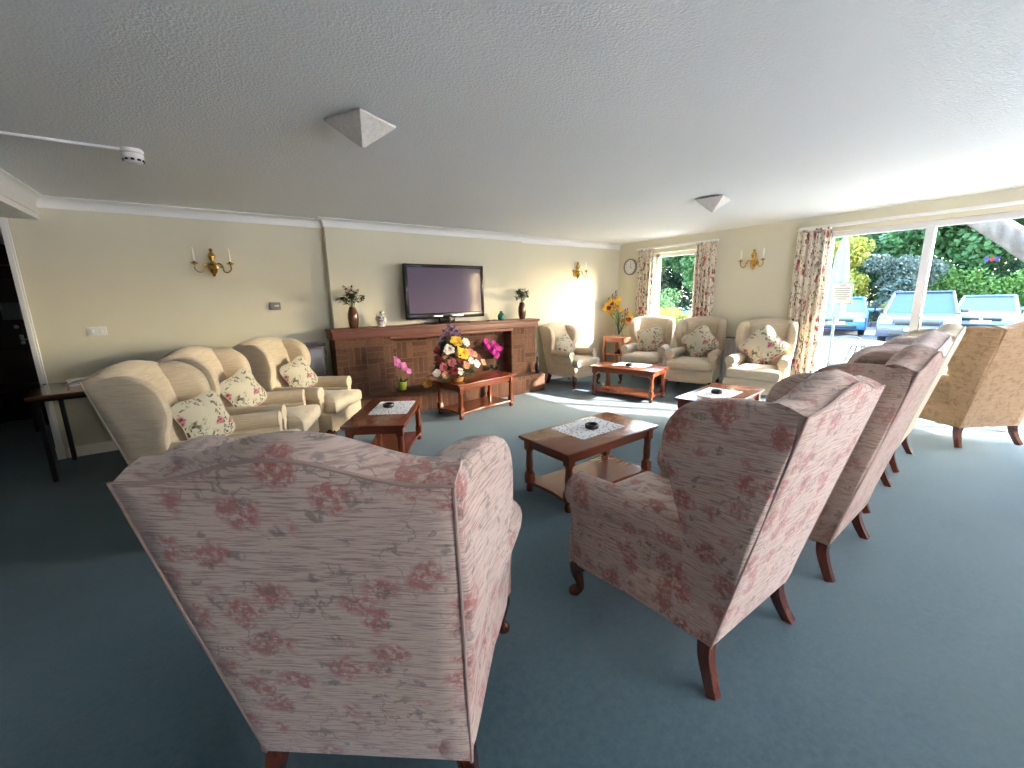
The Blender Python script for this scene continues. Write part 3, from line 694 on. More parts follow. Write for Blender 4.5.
# ------------------------------------------------------------------ wing chairs
def smooth_outline(pts, n=5): return [(p.x, p.y) for p in [Vector((q[0], q[1], 0)) for q in []]] if not pts else [(p[0], p[1]) for p in spline([(a,b,0) for a,b in pts], n, True)]
def wing_chair(name, label, H1, fab, pip, rounded, seat_back=True, group=None):
    """local frame: +Y is where the sitter looks, y=0 the foot of the back panel, z=0 the floor"""
    k = (H1-.18)/(1.155-.18)                       # height factor of the back
    root = thing(name, label, 'chair', (0,0,0), 0, group)
    lean = .235
    zb = .18
    hw0, hw1 = .297, (.333 if not rounded else .315)
    ht = H1-zb
    # back ----------------------------------------------------------
    out = []
    N = 22
    for i in range(9): out.append((hw0+(hw1-hw0)*i/9, .0+ (ht*.90)*i/9))
    for i in range(N+1):
        u = 1-2*i/N
        x = hw1*u
        if rounded: v = ht*(.955+.045*math.cos(u*PI/2)**1.2)
        else: v = ht*(.945+.055*.5*(1+math.cos(PI*min(1, abs(u)/.85))))
        out.append((x, v))
    for i in range(10): out.append((-(hw1-(hw1-hw0)*i/9), ht*.90*(1-i/9)))
    for i in range(1, 8): out.append((-hw0+2*hw0*i/8, 0))
    Tk = .15
    def bm_(u, v, w):
        y = -lean*(v/ht) + w
        roll = .03*sstep(.8*ht, ht, v)*sstep(0, .1, w)
        return (u, y, zb+v+roll)
    prof = [(('s',.4),.002),(('s',.8),-.003),(.012,0),(.003,.004),(0,.012),(-.006,.05),(-.004,.08),(.012,.115),(.04,.138),(.08,Tk),(('s',.5),Tk+.03)]
    m = MB(); m.slab(out, prof, bm_, 0, (0, ht*.5)); bk = m.build('backrest', fab, root, True, 50)
    pts = [bm_(u, v, .004) for u, v in out[:8]] + [bm_(u, v, .004) for u, v in out[9:9+N+1]] + [bm_(u, v, .004) for u, v in out[9+N+2:9+N+1+10]]
    m = MB(); m.tube(pts, .0045, 6); m.build('piping', pip, bk)
    # wings ---------------------------------------------------------
    if rounded:
        wo = [(-.205,H1-.07),(-.13,H1-.035),(-.04,H1-.02),(.05,H1-.045),(.125,H1-.115),(.155,H1-.22),(.15,H1-.30),(.125,H1-.37),(.115,.60),(.115,.40),(.115,.215),(.09,.188),(.05,.185),(.012,.19),(-.012,.22),(-.045,.38),(-.095,.60),(-.15,.84)]
    else:
        wo = [(-.20,H1-.065),(-.12,H1-.045),(-.01,H1-.042),(.085,H1-.06),(.145,H1-.105),(.175,H1-.175),(.17,H1-.26),(.15,H1-.34),(.14,.72),(.135,.60),(.135,.40),(.135,.215),(.11,.188),(.06,.185),(.012,.19),(-.012,.22),(-.045,.38),(-.095,.60),(-.155,.86)]
    wo = smooth_outline([(a-.003 if q_ in (0,1) or q_ >= len(wo)-4 else a, b) for q_, (a,b) in enumerate(wo)], 5)
    for s in (-1, 1):
        def wm(u, v, w, s=s):
            fl = (.085 if not rounded else .045)*sstep(-.22, .25, u)*sstep(.5, .9, v)
            return (s*((.226 if not rounded else .225)+fl+w - .03*sstep(.65,.2,v) + .012*sstep(.5, .8, v)*sstep(0,.05,w)), u, v)
        tw = .10 if not rounded else .085
        prof = [(('s',.35),-.012),(.06,-.008),(.02,.006),(.004,.025),(0,.045),(.0,tw-.02),(.006,tw-.005),(.014,tw),(('s',.5),tw+.004)]
        m = MB(); m.slab(wo, prof, wm); w_ = m.build('wing', fab, root, True, 60)
        m = MB(); P_ = [wm(u, v, tw-.008) for u, v in wo]; cxy = (sum(p[0] for p in wo)/len(wo), sum(p[1] for p in wo)/len(wo))
        m.tube([wm(cxy[0]+(u-cxy[0])*(1-.012/max(.05,math.hypot(u-cxy[0],v-cxy[1]))), cxy[1]+(v-cxy[1])*(1-.012/max(.05,math.hypot(u-cxy[0],v-cxy[1]))), tw-.006) for u, v in wo[8:46]], .0045, 6)
        m.build('piping', pip, w_)
    # arms: padded roll over an upholstered side panel --------------------
    zt = .645 if not rounded else .63
    ax, r = (.340, .078) if not rounded else (.305, .062); ye = 0 if not rounded else -.075
    for s in (-1, 1):
        m = MB(); rings = []
        sec = []
        for i in range(15):                        # roll section (x outward, z)
            a = rad(-60+ (300*i/14))
            sec.append((ax+r*math.cos(a), zt-r+r*math.sin(a)))
        sec = [(ax+.012, .185)] + sec + [(ax-.05, .50), (ax-.05, .185)] if True else sec
        c0 = (ax, zt-r)
        ys = [(.06,.92),(.08,1),(.25,1),(.45,1.0),(.60+ye,1.03),(.642+ye,1.03),(.660+ye,.98),(.666+ye,.9)]
        vs = []; n = len(sec)
        for y, f in ys:
            for (x, z) in sec:
                zz = c0[1]+(z-c0[1])*f if z > .4 else z
                xx = c0[0]+(x-c0[0])*f - (.11 if not rounded else .055)*(1-min(1, max(0, y)/.62))**1.3
                if z > .4: zz += .008*math.sin(y*4)
                vs.append((s*xx, y + (.0 if z > .4 else 0), zz))
        fs = []
        for i in range(len(ys)-1):
            for q in range(n): fs.append((i*n+q, i*n+(q+1)%n, (i+1)*n+(q+1)%n, (i+1)*n+q))
        fs.append(tuple(range(n))); fs.append(tuple((len(ys)-1)*n+q for q in range(n))[::-1])
        m.add(vs, fs); a_ = m.build('arm', fab, root, True, 40)
        m = MB(); e = (len(ys)-2)*n
        m.tube([vs[e+q] for q in range(n-1)], .0045, 6); m.build('piping', pip, a_)
    # base and cushion -------------------------------------------------------
    m = MB(); kf = .35 if not rounded else .325; bo = smooth_outline([(-.278,.006),(0,.0),(.278,.006),(.30,.03),(.325,.4),(kf,.66),(kf-.015,.682),(0,.688),(.015-kf,.682),(-kf,.66),(-.325,.4),(-.305,.03)], 3)
    m.slab(bo, [(('s',.5),.18),(.012,.18),(.002,.186),(0,.2),(0,.35),(.01,.365),(.03,.37),(('s',.5),.372)], lambda u,v,w: (u,v,w), 0, (0,.36)); m.build('seat_base', fab, root, True, 50)
    m = MB(); nx = 18
    sw_ = .265 if not rounded else .248; fw_ = .262 if not rounded else .30; so = smooth_outline([(-sw_,.14),(0,.135),(sw_,.14),(sw_,.35),(sw_,.585),(fw_,.61),(fw_,.70),(fw_-.03,.725),(0,.732),(.03-fw_,.725),(-fw_,.70),(-fw_,.61),(-sw_,.585),(-sw_,.35)], 4)
    m.slab(so, [(('s',.4),.368),(.03,.37),(.004,.385),(0,.41),(0,.455),(.008,.475),(.03,.49),(('s',.6),.51),(('s',.25),.518)], lambda u,v,w: (u,v,w))
    sc_ = m.build('seat_cushion', fab, root, True, 60)
    # legs -------------------------------------------------------------------
    for s in (-1, 1):
        m = MB(); m.tube(spline([(s*.30,.635,.20),(s*.318,.665,.165),(s*.322,.672,.12),(s*.318,.655,.07),(s*.318,.654,.04),(s*.325,.675,.018),(s*.33,.69,.0)], 4),
                         [.036,.04,.043,.044,.044,.042,.039,.035,.031,.028,.025,.022,.0205,.019,.018,.018,.0185,.02,.023,.026,.028,.029,.030,.029,.027], 12)
        m.build('leg', M['leg'], root)
        m = MB(); m.tube(spline([(s*.275,.03,.20),(s*.285,.025,.13),(s*.297,.0,.06),(s*.312,-.03,.0)], 4), [.036,.035,.034,.033,.032,.031,.030,.029,.028,.027,.027,.027,.027], 4, square=True)
        m.build('leg', M['leg'], root)
    return root
ROW = 'wing armchairs set in a row with their backs to the room'
pink = wing_chair('wing_armchair', 'pink floral wing armchair standing apart at an angle, its back nearest of all', 1.165, M['pink'], M['piping_pink'], False)
place(pink, (.194, 1.022, 0), rad(-38.7))
b2 = place(copy_tree(pink), (1.625, .655, 0), rad(0), 'pink floral wing armchair at the near end of the row, beside the nearest coffee table', ROW)
br = wing_chair('wing_armchair', 'rose-patterned wing armchair tinted brown for shade, second in the row, behind the pink floral one', 1.165, M['rose_shaded'], M['piping_pink'], False, group=ROW)
place(br, (2.70, .662, 0), rad(2.5))
rose = wing_chair('wing_armchair', 'dusty pink wing armchair third in the row', 1.165, M['rosewood_fabric'], M['piping_pink'], False, group=ROW)
place(rose, (3.69, .785, 0), rad(3.5))
bei = wing_chair('wing_armchair', 'plain beige wing armchair at the far end of the row', 1.165, M['beige'], M['piping_cream'], False, group=ROW)
place(bei, (4.67, .865, 0), rad(4.5))
tan = wing_chair('wing_armchair', 'golden tan mottled wing armchair turned away beside the patio door', 1.165, M['tan'], M['piping_tan'], False)
place(tan, (5.79, .50, 0), rad(-31))
cream = wing_chair('wing_armchair', '', 1.075, M['cream'], M['piping_cream'], True)
CH = [((-.33, 3.42, 0), -17, 'cream wing armchair with sprigged cushion, nearest the narrow console table', 'cream wing armchairs along the back wall'),
      ((-.05, 4.24, 0), -23, 'cream wing armchair in the middle of three by the back wall', 'cream wing armchairs along the back wall'),
      ((.49, 4.88, 0), -39, 'cream wing armchair next to the left brick pillar, in front of the dark cabinet', 'cream wing armchairs along the back wall'),
      ((4.81, 5.41, 0), -85, 'cream wing armchair beside the right brick pillar of the fireplace', None),
      ((6.20, 4.56, 0), 202, 'cream wing armchair under the casement window, beside the reddish side table', 'cream wing armchairs along the window wall'),
      ((6.20, 3.66, 0), 198, 'cream wing armchair in the middle of three by the window wall', 'cream wing armchairs along the window wall'),
      ((6.20, 2.70, 0), 194, 'cream wing armchair beside the long patio door curtain', 'cream wing armchairs along the window wall')]
chairs = []
for i, (loc, a, lab, grp) in enumerate(CH):
    o = cream if i == 0 else copy_tree(cream)
    place(o, loc, rad(a-90), lab, grp, (.92,.92,.92) if grp is None else None); chairs.append(o)
if 'group' in chairs[3]: del chairs[3]['group']

# cushions
def cushion_mesh(s=.21, t=.065):
    o = []
    for i in range(40):
        a = 2*PI*i/40; ca, sa = math.cos(a), math.sin(a)
        p = 4.5; r = s/((abs(ca)**p+abs(sa)**p)**(1/p))
        r *= 1+.06*math.cos(4*a+PI)
        o.append((r*ca, r*sa))
    return MB().slab(o, [(('s',.25),-t),(('s',.55),-t*.86),(('s',.8),-t*.5),(('s',.93),-t*.2),(0,0),(('s',.93),t*.2),(('s',.8),t*.5),(('s',.55),t*.86),(('s',.25),t)], lambda u,v,w: (u, w, v))
cu0 = None
def cushion(loc, yaw, tilt, spin, label, s=1):
    global cu0
    if cu0 is None:
        cu0 = bpy.data.objects.new('cushion', None); C.objects.link(cu0)
        m = cushion_mesh(); cv = m.build('cover', M['cushion'], cu0, True, 70)
        mm = MB(); rim = [v for v in m.v[4*40:5*40]]; mm.tube(rim+[rim[0]], .004, 6, False); mm.build('piping', M['piping_cream'], cu0)
        o = cu0
    else: o = copy_tree(cu0)
    # faces +Y of yaw frame; spin about its own normal, then tilt back
    R_ = Matrix.Rotation(yaw, 4, 'Z') @ Matrix.Rotation(tilt, 4, 'X') @ Matrix.Rotation(spin, 4, 'Y')
    o.matrix_world = Matrix.Translation(loc) @ R_ @ Matrix.Scale(s, 4)
    return tag(o, label, 'cushion', 'sprigged cushions on the cream chairs')
def on_chair(ch, dx, dy, z, tilt, spin, turn, label, s=1):
    a = ch.rotation_euler.z
    x = ch.location.x+math.cos(a)*dx-math.sin(a)*dy; y = ch.location.y+math.sin(a)*dx+math.cos(a)*dy
    cushion((x, y, z), a+turn, tilt, spin, label, s)
on_chair(chairs[0], -.07, .19, .68, rad(16), rad(10), rad(-36), 'sprigged cushion in the cream chair nearest the console table', .78)
on_chair(chairs[1], -.07, .18, .69, rad(16), rad(22), rad(-30), 'sprigged cushion in the middle cream chair by the back wall', .80)
on_chair(chairs[2], -.06, .18, .69, rad(16), rad(20), rad(-22), 'sprigged cushion in the cream chair in front of the dark cabinet', .80)
on_chair(chairs[3], .0, .15, .63, rad(14), rad(35), 0, 'sprigged cushion in the cream chair beside the fireplace', .88)
on_chair(chairs[4], -.02, .20, .70, rad(14), rad(12), 0, 'sprigged cushion in the cream chair under the casement window')
on_chair(chairs[5], -.03, .20, .73, rad(14), rad(38), 0, 'diamond-set sprigged cushion in the middle cream chair by the window wall', 1.02)
on_chair(chairs[6], .0, .20, .75, rad(14), rad(45), 0, 'diamond-set sprigged cushion in the cream chair beside the long curtain', 1.08)

# ------------------------------------------------------------------ coffee tables
def coffee_table():
    r = thing('coffee_table', '', 'table', (0,0,0), 0, 'mahogany coffee tables with a lower shelf')
    m = MB(); m.rbox(-.50,.50,-.26,.26,.425,.445,.006); m.rbox(-.49,.49,-.25,.25,.412,.43,.006); m.build('tabletop', M['table'], r)
    m = MB(); m.rbox(-.44,.44,-.222,-.204,.355,.415,.003); m.rbox(-.44,.44,.204,.222,.355,.415,.003); m.rbox(-.452,-.434,-.2,.2,.355,.415,.003); m.rbox(.434,.452,-.2,.2,.355,.415,.003); m.build('apron', M['table'], r)
    # shelf with concave ends
    o = []
    for i in range(13):
        u = i/12; o.append((-.46+.92*u, -.235+.035*math.sin(PI*u)))
    for i in range(13):
        u = i/12; o.append((.46, -.235+.47*u) if i in (0,12) else (.46-.03*math.sin(PI*u), -.235+.47*u))
    for i in range(13):
        u = i/12; o.append((.46-.92*u, .235-.035*math.sin(PI*u)))
    for i in range(1,12):
        u = i/12; o.append((-.46+.03*math.sin(PI*u), .235-.47*u))
    m = MB(); m.slab(o, [(.004,.062),(0,.066),(0,.082),(.004,.086)], lambda u,v,w: (u,v,w)); m.build('shelf', M['table'], r)
    for sx in (-1,1):
        for sy in (-1,1):
            x, y = sx*.435, sy*.207
            m = MB(); m.rbox(x-.029,x+.029,y-.029,y+.029,.335,.415,.004); m.rbox(x-.029,x+.029,y-.029,y+.029,.084,.15,.004)
            m.lathe([(.026,.148),(.031,.155),(.031,.165),(.025,.172),(.0285,.20),(.028,.25),(.025,.30),(.024,.312),(.027,.32),(.028,.328),(.025,.336)], (x,y,0), 16)
            m.build('leg', M['table'], r)
            m = MB(); m.lathe([(.016,0),(.024,.006),(.028,.025),(.026,.05),(.02,.064)], (x,y,0), 14); m.build('foot', M['leg'], r)
    return r
tb = coffee_table()
TB = [((2.245, 2.165, 0), 2, 'mahogany coffee table nearest the camera, beside the pink floral armchair'),
      ((1.21, 3.76, 0), 58, 'mahogany coffee table in front of the cream chairs by the back wall'),
      ((2.70, 4.66, 0), 11, 'mahogany coffee table without a mat, in front of the brick hearth'),
      ((4.83, 3.93, 0), 104, 'mahogany coffee table in front of the cream chairs by the window wall'),
      ((4.17, 2.20, 0), 8, 'mahogany coffee table half hidden behind the row of wing chairs')]
for i, (loc, a, lab) in enumerate(TB):
    place(tb if i == 0 else copy_tree(tb), loc, rad(a), lab)
# doilies and black ashtrays
def doily():
    o = []; hx, hy = .235, .165
    def edge(x0,y0,x1,y1,n):
        nx, ny = (y1-y0), -(x1-x0); L_ = math.hypot(nx,ny); nx/=L_; ny/=L_
        for i in range(n*4):
            u = i/(n*4); b = .011*abs(math.sin(PI*u*n)); o.append((x0+(x1-x0)*u+nx*b, y0+(y1-y0)*u+ny*b))
    edge(-hx,-hy,hx,-hy,13); edge(hx,-hy,hx,hy,9); edge(hx,hy,-hx,hy,13); edge(-hx,hy,-hx,-hy,9)
    return MB().slab(o, [(0,0),(0,.0018),(.012,.0022),(.02,.0016)], lambda u,v,w: (u,v,w)).build('doily', M['doily'], None, False)
dl = doily()
ash = thing('ashtray', '', 'ashtray', (0,0,0), 0, 'round black dishes on the doilies')
MB().lathe([(.046,0),(.052,.004),(.054,.028),(.05,.034),(.043,.034),(.040,.014),(0.0,.012)], n=28).build('dish', M['black'], ash)
m = MB()
for k in range(3):
    a = k*2*PI/3+.4; m.rbox(-.008,.008,-.005,.005,.0305,.036,.002); 
    n0 = len(m.v)-0
    for i in range(len(m.v)-1, -1, -1):
        if i < k*len(m.v)//(k+1): break
        p = Vector(m.v[i]); p = Matrix.Rotation(a,3,'Z') @ (p+Vector((.047,0,0))); m.v[i] = tuple(p)
m.build('rest', M['blackmetal'], ash)
DZ = .445
DL = [(0, (2.28, 2.22), 2, (2.285, 2.19), 'on the coffee table nearest the camera'), (1, (1.29, 3.81), 58, (1.262, 3.85), 'on the coffee table by the cream chairs along the back wall'),
      (3, (4.95, 3.97), 104, (4.84, 3.93), 'on the coffee table by the cream chairs along the window wall'), (4, (4.13, 2.22), 8, (4.125, 2.22), 'on the coffee table half hidden behind the row')]
for i, (ti, (x,y), a, (ax_, ay_), where) in enumerate(DL):
    d_ = dl if i == 0 else copy_tree(dl); place(d_, (x,y,DZ), rad(a)); tag(d_, 'white lace doily '+where, 'doily', 'white lace doilies')
    a_ = ash if i == 0 else copy_tree(ash); place(a_, (ax_, ay_, DZ+.0018), i); tag(a_, 'round black dish '+where, 'ashtray')

# flower arrangement in a basket on the hearth table
random.seed(11)
fa = thing('flower_arrangement', 'big colourful flower arrangement in a straw basket on the hearth table', 'flowers', (2.37, 4.56, DZ), rad(-8))
m = MB(); m.lathe([(.06,0),(.075,.01),(.092,.06),(.098,.10),(.10,.115),(.092,.115),(.085,.09),(0,.08)], n=26); m.build('basket', M['basket'], fa)
lv = MB(); 
for k in range(300):
    a = random.uniform(0,2*PI); z = random.uniform(.08,.55); R_ = (.30*(1-(z-.05)/.62)+.03)*random.uniform(.6,1.05)
    p = Vector((R_*.62*math.cos(a)*1.2-.05, R_*.5*math.sin(a), z*.9)); d = Vector((math.cos(a),math.sin(a)*.7,random.uniform(-.5,.6))).normalized()*random.uniform(.07,.13)
    leaf_mesh(lv, p, p+d, .034)
lv.build('leaves', M['leafd'], fa)
FL = [(-.23,.03,.07,'rust',.055),(-.13,.14,.14,'whitep',.04),(-.06,.20,.17,'pinkp',.045),(-.09,.28,.12,'darkred',.04),(-.05,.12,.22,'peach',.04),(.04,.25,.16,'pinkp',.05),(.11,.14,.2,'whitep',.045),(.02,.38,.14,'whitep',.055),(.12,.46,.1,'yellow',.065),(.17,.33,.15,'yellow',.068),(.24,.44,.05,'whitep',.045),(.28,.33,.09,'pinkp',.045),(.20,.2,.19,'peach',.045),(.28,.24,.12,'whitep',.04),(.35,.20,.1,'whitep',.048),(.34,.3,.05,'peach',.04),(.13,.24,.19,'darkred',.035),(.45,.2,.04,'peach',.04),(-.02,.32,.12,'peach',.035),(-.10,.37,.06,'darkred',.035),(.39,.27,-.02,'darkred',.045),(.05,.16,.22,'darkred',.05)]
for x, z, y, mn, r_ in FL:
    mb = MB(); c = Vector(((x-.13)*1.08, -y*.75, z*1.1-.01)); bloom(mb, c, (c.x*1.2, -.6+c.y, .35), r_*1.2, 4, 8, 0, 1.15); mb.build('flower', M[mn], fa)
for x, y, z0, z1 in ((-.06,0,.42,.68),(-.11,.02,.38,.62),(0.0,.02,.42,.64),(.07,.04,.40,.60),(-.17,.04,.32,.54),(-.03,-.04,.44,.62)):
    mb = MB(); mb.tube([(x-.02,y,z0),(x,y,z1)], [.003,.002], 5)
    for k in range(14):
        f = k/14; c = Vector((x-.01, y, z0+.03+(z1-z0)*f)); a = k*2.4
        leaf_mesh(mb, c, c+Vector((.065*(1-.6*f)*math.cos(a), .065*(1-.6*f)*math.sin(a), .035)), .022)
    mb.build('purple_spike', M['purple'], fa)

# ------------------------------------------------------------------ corner side table and glass vase
st = thing('side_table', 'reddish two-tier side table in the corner under the clock', 'table', (6.20, 5.28, 0))
m = MB(); m.rbox(-.2,.2,-.24,.24,.67,.695,.005); m.build('tabletop', M['redwood'], st)
for sx in (-1,1):
    for sy in (-1,1): MB().rbox(sx*.172-.022, sx*.172+.022, sy*.212-.022, sy*.212+.022, 0, .672, .004).build('leg', M['redwood'], st)
m = MB(); m.rbox(-.16,.16,-.215,-.195,.60,.67,.003); m.rbox(-.16,.16,.195,.215,.60,.67,.003); m.rbox(-.175,-.158,-.2,.2,.60,.67,.003); m.rbox(.158,.175,-.2,.2,.60,.67,.003); m.build('apron', M['redwood'], st)
MB().rbox(-.18,.18,-.22,.22,.36,.378,.004).build('shelf', M['redwood'], st)
o = thing('telephone', 'small black telephone on the shelf of the reddish side table', 'telephone', (6.17, 5.25, .378), .5)
m = MB(); m.slab([(-.09,-.07),(.09,-.07),(.09,.07),(-.09,.07)], [(.0,0),(0,.02),(.015,.045)], lambda u,v,w: (u,v,w)); m.build('base', M['black'], o)
m = MB(); m.tube(spline([(-.11,0,.06),(-.08,0,.075),(0,0,.085),(.08,0,.075),(.11,0,.06)],4), [.022]*4+[.015]*9+[.022]*4, 10); m.build('handset', M['black'], o)
gv = thing('flower_vase', 'clear glass vase of yellow and purple flowers on the corner side table', 'vase', (6.20, 5.30, .695), 0)
MB().lathe([(.055,0),(.06,.01),(.058,.20),(.062,.22),(.056,.22),(.053,.02),(0,.015)], n=22).build('vase', M['vglass'], gv)
random.seed(5)
sm = MB(); lf = MB(); hd = []
FY = [(-.16,0,.50,'yellow'),(-.10,-.05,.60,'yellow'),(-.05,.03,.54,'yellow'),(-.20,.03,.42,'yellow'),(-.02,-.04,.64,'yellow'),(-.11,.02,.45,'yellow'),(-.24,-.02,.54,'yellow'),(.02,.0,.46,'yellow'),(.14,-.03,.26,'yellow'),(.2,.0,.33,'yellow'),(.22,-.03,.22,'yellow'),(.12,.02,.36,'yellow'),(-.15,-.06,.57,'darkred'),(.16,-.06,.29,'darkred'),(-.06,-.07,.50,'rust'),(-.18,-.05,.60,'yellow'),(-.13,.05,.66,'yellow'),(-.04,.06,.60,'yellow'),(-.27,.0,.47,'yellow'),(-.15,.06,.38,'yellow'),(.17,.03,.40,'yellow'),(.25,.02,.28,'yellow'),(.18,.05,.24,'yellow'),(-.2,-.08,.49,'darkred'),(.06,-.05,.27,'rust')]
for x, y, z, mn in FY:
    # spread along the viewer's left-right: use world diagonal
    p = Vector((x*.6+y*.6, -x*.8+y*.6, z*1.08)); sm.tube(spline([(0,0,.03),(p.x*.3,p.y*.3,p.z*.6),p],4), .003, 5)
    mb = MB(); bloom(mb, p, (-.8+p.x, -.5+p.y, .5), .048, 3, 8, 0, .6); mb.build('flower', M[mn], gv)
for x, z in ((-.14,.72),(-.08,.78),(-.2,.66),(.14,.46),(.1,.44)):
    mb = MB(); b0 = Vector((x*.6, -x*.8, z-.14))
    for k in range(14):
        c = b0+Vector((0,0,.014*k)); a = k*2.4; leaf_mesh(mb, c, c+Vector((.04*(1-k/20)*math.cos(a), .04*(1-k/20)*math.sin(a), .03)), .014)
    mb.build('purple_spike', M['purple'], gv); sm.tube([(0,0,.03),tuple(b0)], .003, 5)
for k in range(40):
    a = random.uniform(0,6.28); p = Vector((random.uniform(-.12,.14), random.uniform(-.12,.12), random.uniform(.2,.5))); leaf_mesh(lf, p, p+Vector((.08*math.cos(a),.08*math.sin(a),random.uniform(-.05,.06))), .014)
sm.build('stems', M['stem'], gv); lf.build('leaves', M['leafg'], gv)

# ------------------------------------------------------------------ wall fittings
def sconce(loc, rz, label, group='brass candle wall lights'):
    r = thing('wall_light', label, 'wall light', loc, rz, group)       # local -Y faces into the room
    m = MB(); m.lathe([(.0,-.11),(.012,-.10),(.016,-.085),(.034,-.06),(.044,-.03),(.03,0),(.022,.01),(.032,.025),(.022,.04),(.018,.055),(.034,.09),(.034,.115),(.016,.14),(.012,.155),(.022,.165),(.012,.18),(0,.185)], (0,-.045,0), 20)
    m.lathe([(0,-.03),(.05,-.024),(.052,0)], (0,0,0), 20, 0, 'y'); m.build('back_plate', M['brass'], r)
    for s in (-1, 1):
        m = MB(); m.tube(spline([(s*.02,-.05,.0),(s*.055,-.06,.03),(s*.085,-.075,.0),(s*.09,-.08,-.05),(s*.125,-.09,-.065),(s*.158,-.095,-.03),(s*.155,-.095,.012)],5), .0065, 8)
        m.tube(spline([(s*.085,-.075,.0),(s*.07,-.07,-.015),(s*.06,-.068,.002)],4), .005, 6)
        m.lathe([(.008,0),(.018,.006),(.032,.012),(.036,.02),(.012,.022),(.014,.036),(.010,.036)], (s*.155,-.095,.01), 14)
        a_ = m.build('arm', M['brass'], r)
        m = MB(); m.lathe([(.0105,.036),(.0105,.125),(.008,.13),(.0095,.14),(.008,.158),(.002,.175)], (s*.155,-.095,.01), 12); m.build('candle', M['candle'], a_)
    return r
s0 = sconce((.078, D, 1.83), 0, 'brass twin-candle wall light above the cream chairs by the back wall')
s1 = place(copy_tree(s0), (5.411, D, 1.86), 0, 'brass twin-candle wall light above the chair beside the fireplace')
s2 = place(copy_tree(s0), (W, 3.12, 1.885), rad(-90), 'brass twin-candle wall light between the two windows')
ck = thing('wall_clock', 'round white wall clock with a dark rim in the corner', 'clock', (W, 5.36, 1.97), rad(-90))
m = MB(); m.lathe([(.13,0),(.148,-.004),(.15,-.03),(.142,-.042),(.128,-.04),(.126,-.02)], (0,0,0), 36, 0, 'y', False); m.build('rim', plain('grey_clock_rim', (.20,.20,.21), .35), ck)
m = MB(); m.lathe([(.0,-.020),(.13,-.020),(.13,-.001)], (0,0,0), 36, 0, 'y'); m.build('face', M['white'], ck)
m = MB()
for k in range(12):
    a = k*PI/6; p = Vector((.11*math.sin(a),-.0215,.11*math.cos(a))); q = Vector((.095*math.sin(a),-.0215,.095*math.cos(a))); m.tube([p,q], .003, 4)
m.build('hour_marks', M['black'], ck)
m = MB(); m.tube([(0,-.024,0),(.05,-.024,-.03)], [.005,.003], 6); m.build('hand', M['black'], ck)
m = MB(); m.tube([(0,-.026,0),(.02,-.026,.085)], [.004,.002], 6); m.build('hand', M['black'], ck)
o = thing('thermostat', 'small grey thermostat box on the cream back wall', 'thermostat', (.615, D, 1.40))
MB().rbox(-.055,.055,-.035,0,-.042,.042,.006).build('case', plain('grey_plastic', (.20,.19,.17), .5), o)
m = MB(); m.rbox(-.012,.035,-.038,-.03,-.008,.012,.002); m.build('dial_window', M['white'], o)
o = thing('light_switch', 'white double light switch plate near the hall opening', 'switch', (-.927, D, 1.20))
MB().rbox(-.072,.072,-.010,0,-.043,.043,.004).build('plate', M['white'], o)
for s in (-.03,.03): MB().rbox(s-.013,s+.013,-.016,-.008,-.02,.02,.003).build('rocker', M['white'], o)
# smoke detector with surface conduit
o = thing('smoke_detector', 'white smoke detector on the ceiling with a cable conduit', 'smoke detector', (-.275, 3.72, H))
MB().lathe([(.055,0),(.058,-.02),(.05,-.028),(.055,-.03),(.055,-.055),(.045,-.075),(.03,-.082),(0,-.083)], n=26).build('case', M['white'], o)
m = MB()
for k in range(10):
    a = k*PI/5; m.rbox(-.009,.009,-.004,.004,-.071,-.059,.001)
    for i in range(len(m.v)-24 if len(m.v) >= 24 else 0, len(m.v)): pass
nv = len(m.v)//10
for k in range(10):
    a = k*PI/5; Rm = Matrix.Rotation(a,3,'Z')
    for i in range(k*nv,(k+1)*nv): m.v[i] = tuple(Rm @ (Vector(m.v[i])+Vector((0,.0515,0))))
m.build('vent', M['black'], o)
m = MB(); m.rbox(-.79,-.05,-.012,.012,-.016,0,.003); m.build('conduit', M['white'], o)
# pyramid ceiling lights
def pyr(loc, rz, label):
    r = thing('ceiling_light', label, 'ceiling light', loc, rz, 'pyramid ceiling lights')
    MB().rbox(-.08,.08,-.08,.08,-.014,0,.004).build('base', M['blackmetal'], r)  # black colour paints in the shadow gap between fitting and ceiling
    m = MB(); s = .13; z0 = -.013; z1 = -.02
    o_ = []
    for a,b in ((-s,-s),(s,-s),(s,s),(-s,s)): o_.append((a,b))
    m.slab(o_, [(('s',.9),z0),(0,z0-.002),(0,z0-.012),(('s',.06),z0-.125)], lambda u,v,w: (u,v,w), 0, (0,0)); m.build('shade', M['shade'], r, True, 20); return r
p0 = pyr((.79, 2.50, H), rad(28), 'pyramid ceiling light nearer the camera, facing the television')
place(copy_tree(p0), (4.30, 2.52, H), rad(14), 'pyramid ceiling light nearer the window wall')

# ------------------------------------------------------------------ console table and cabinet by the back wall
ct = thing('console_table', 'narrow wooden console table on black metal legs by the hall opening', 'table', (-.86, 5.22, 0))
o_ = smooth_outline([(-.44,-.36),(-.30,-.365),(.40,-.36),(.44,-.33),(.44,.36),(.40,.375),(-.42,.375),(-.47,.33)], 4)
MB().slab(o_, [(.006,.712),(0,.718),(0,.738),(.006,.744)], lambda u,v,w: (u,v,w)).build('tabletop', M['console'], ct)
for sx in (-.39,.39):
    for sy in (-.30,.31): MB().tube([(sx,sy,.715),(sx,sy,0)], .022, 4, square=True).build('leg', M['blackmetal'], ct)
m = MB(); m.box(-.39,.39,-.315,-.285,.685,.714); m.box(-.39,.39,.295,.325,.685,.714); m.box(-.405,-.375,-.30,.31,.685,.714); m.box(.375,.405,-.30,.31,.685,.714); m.build('frame', M['blackmetal'], ct, False)
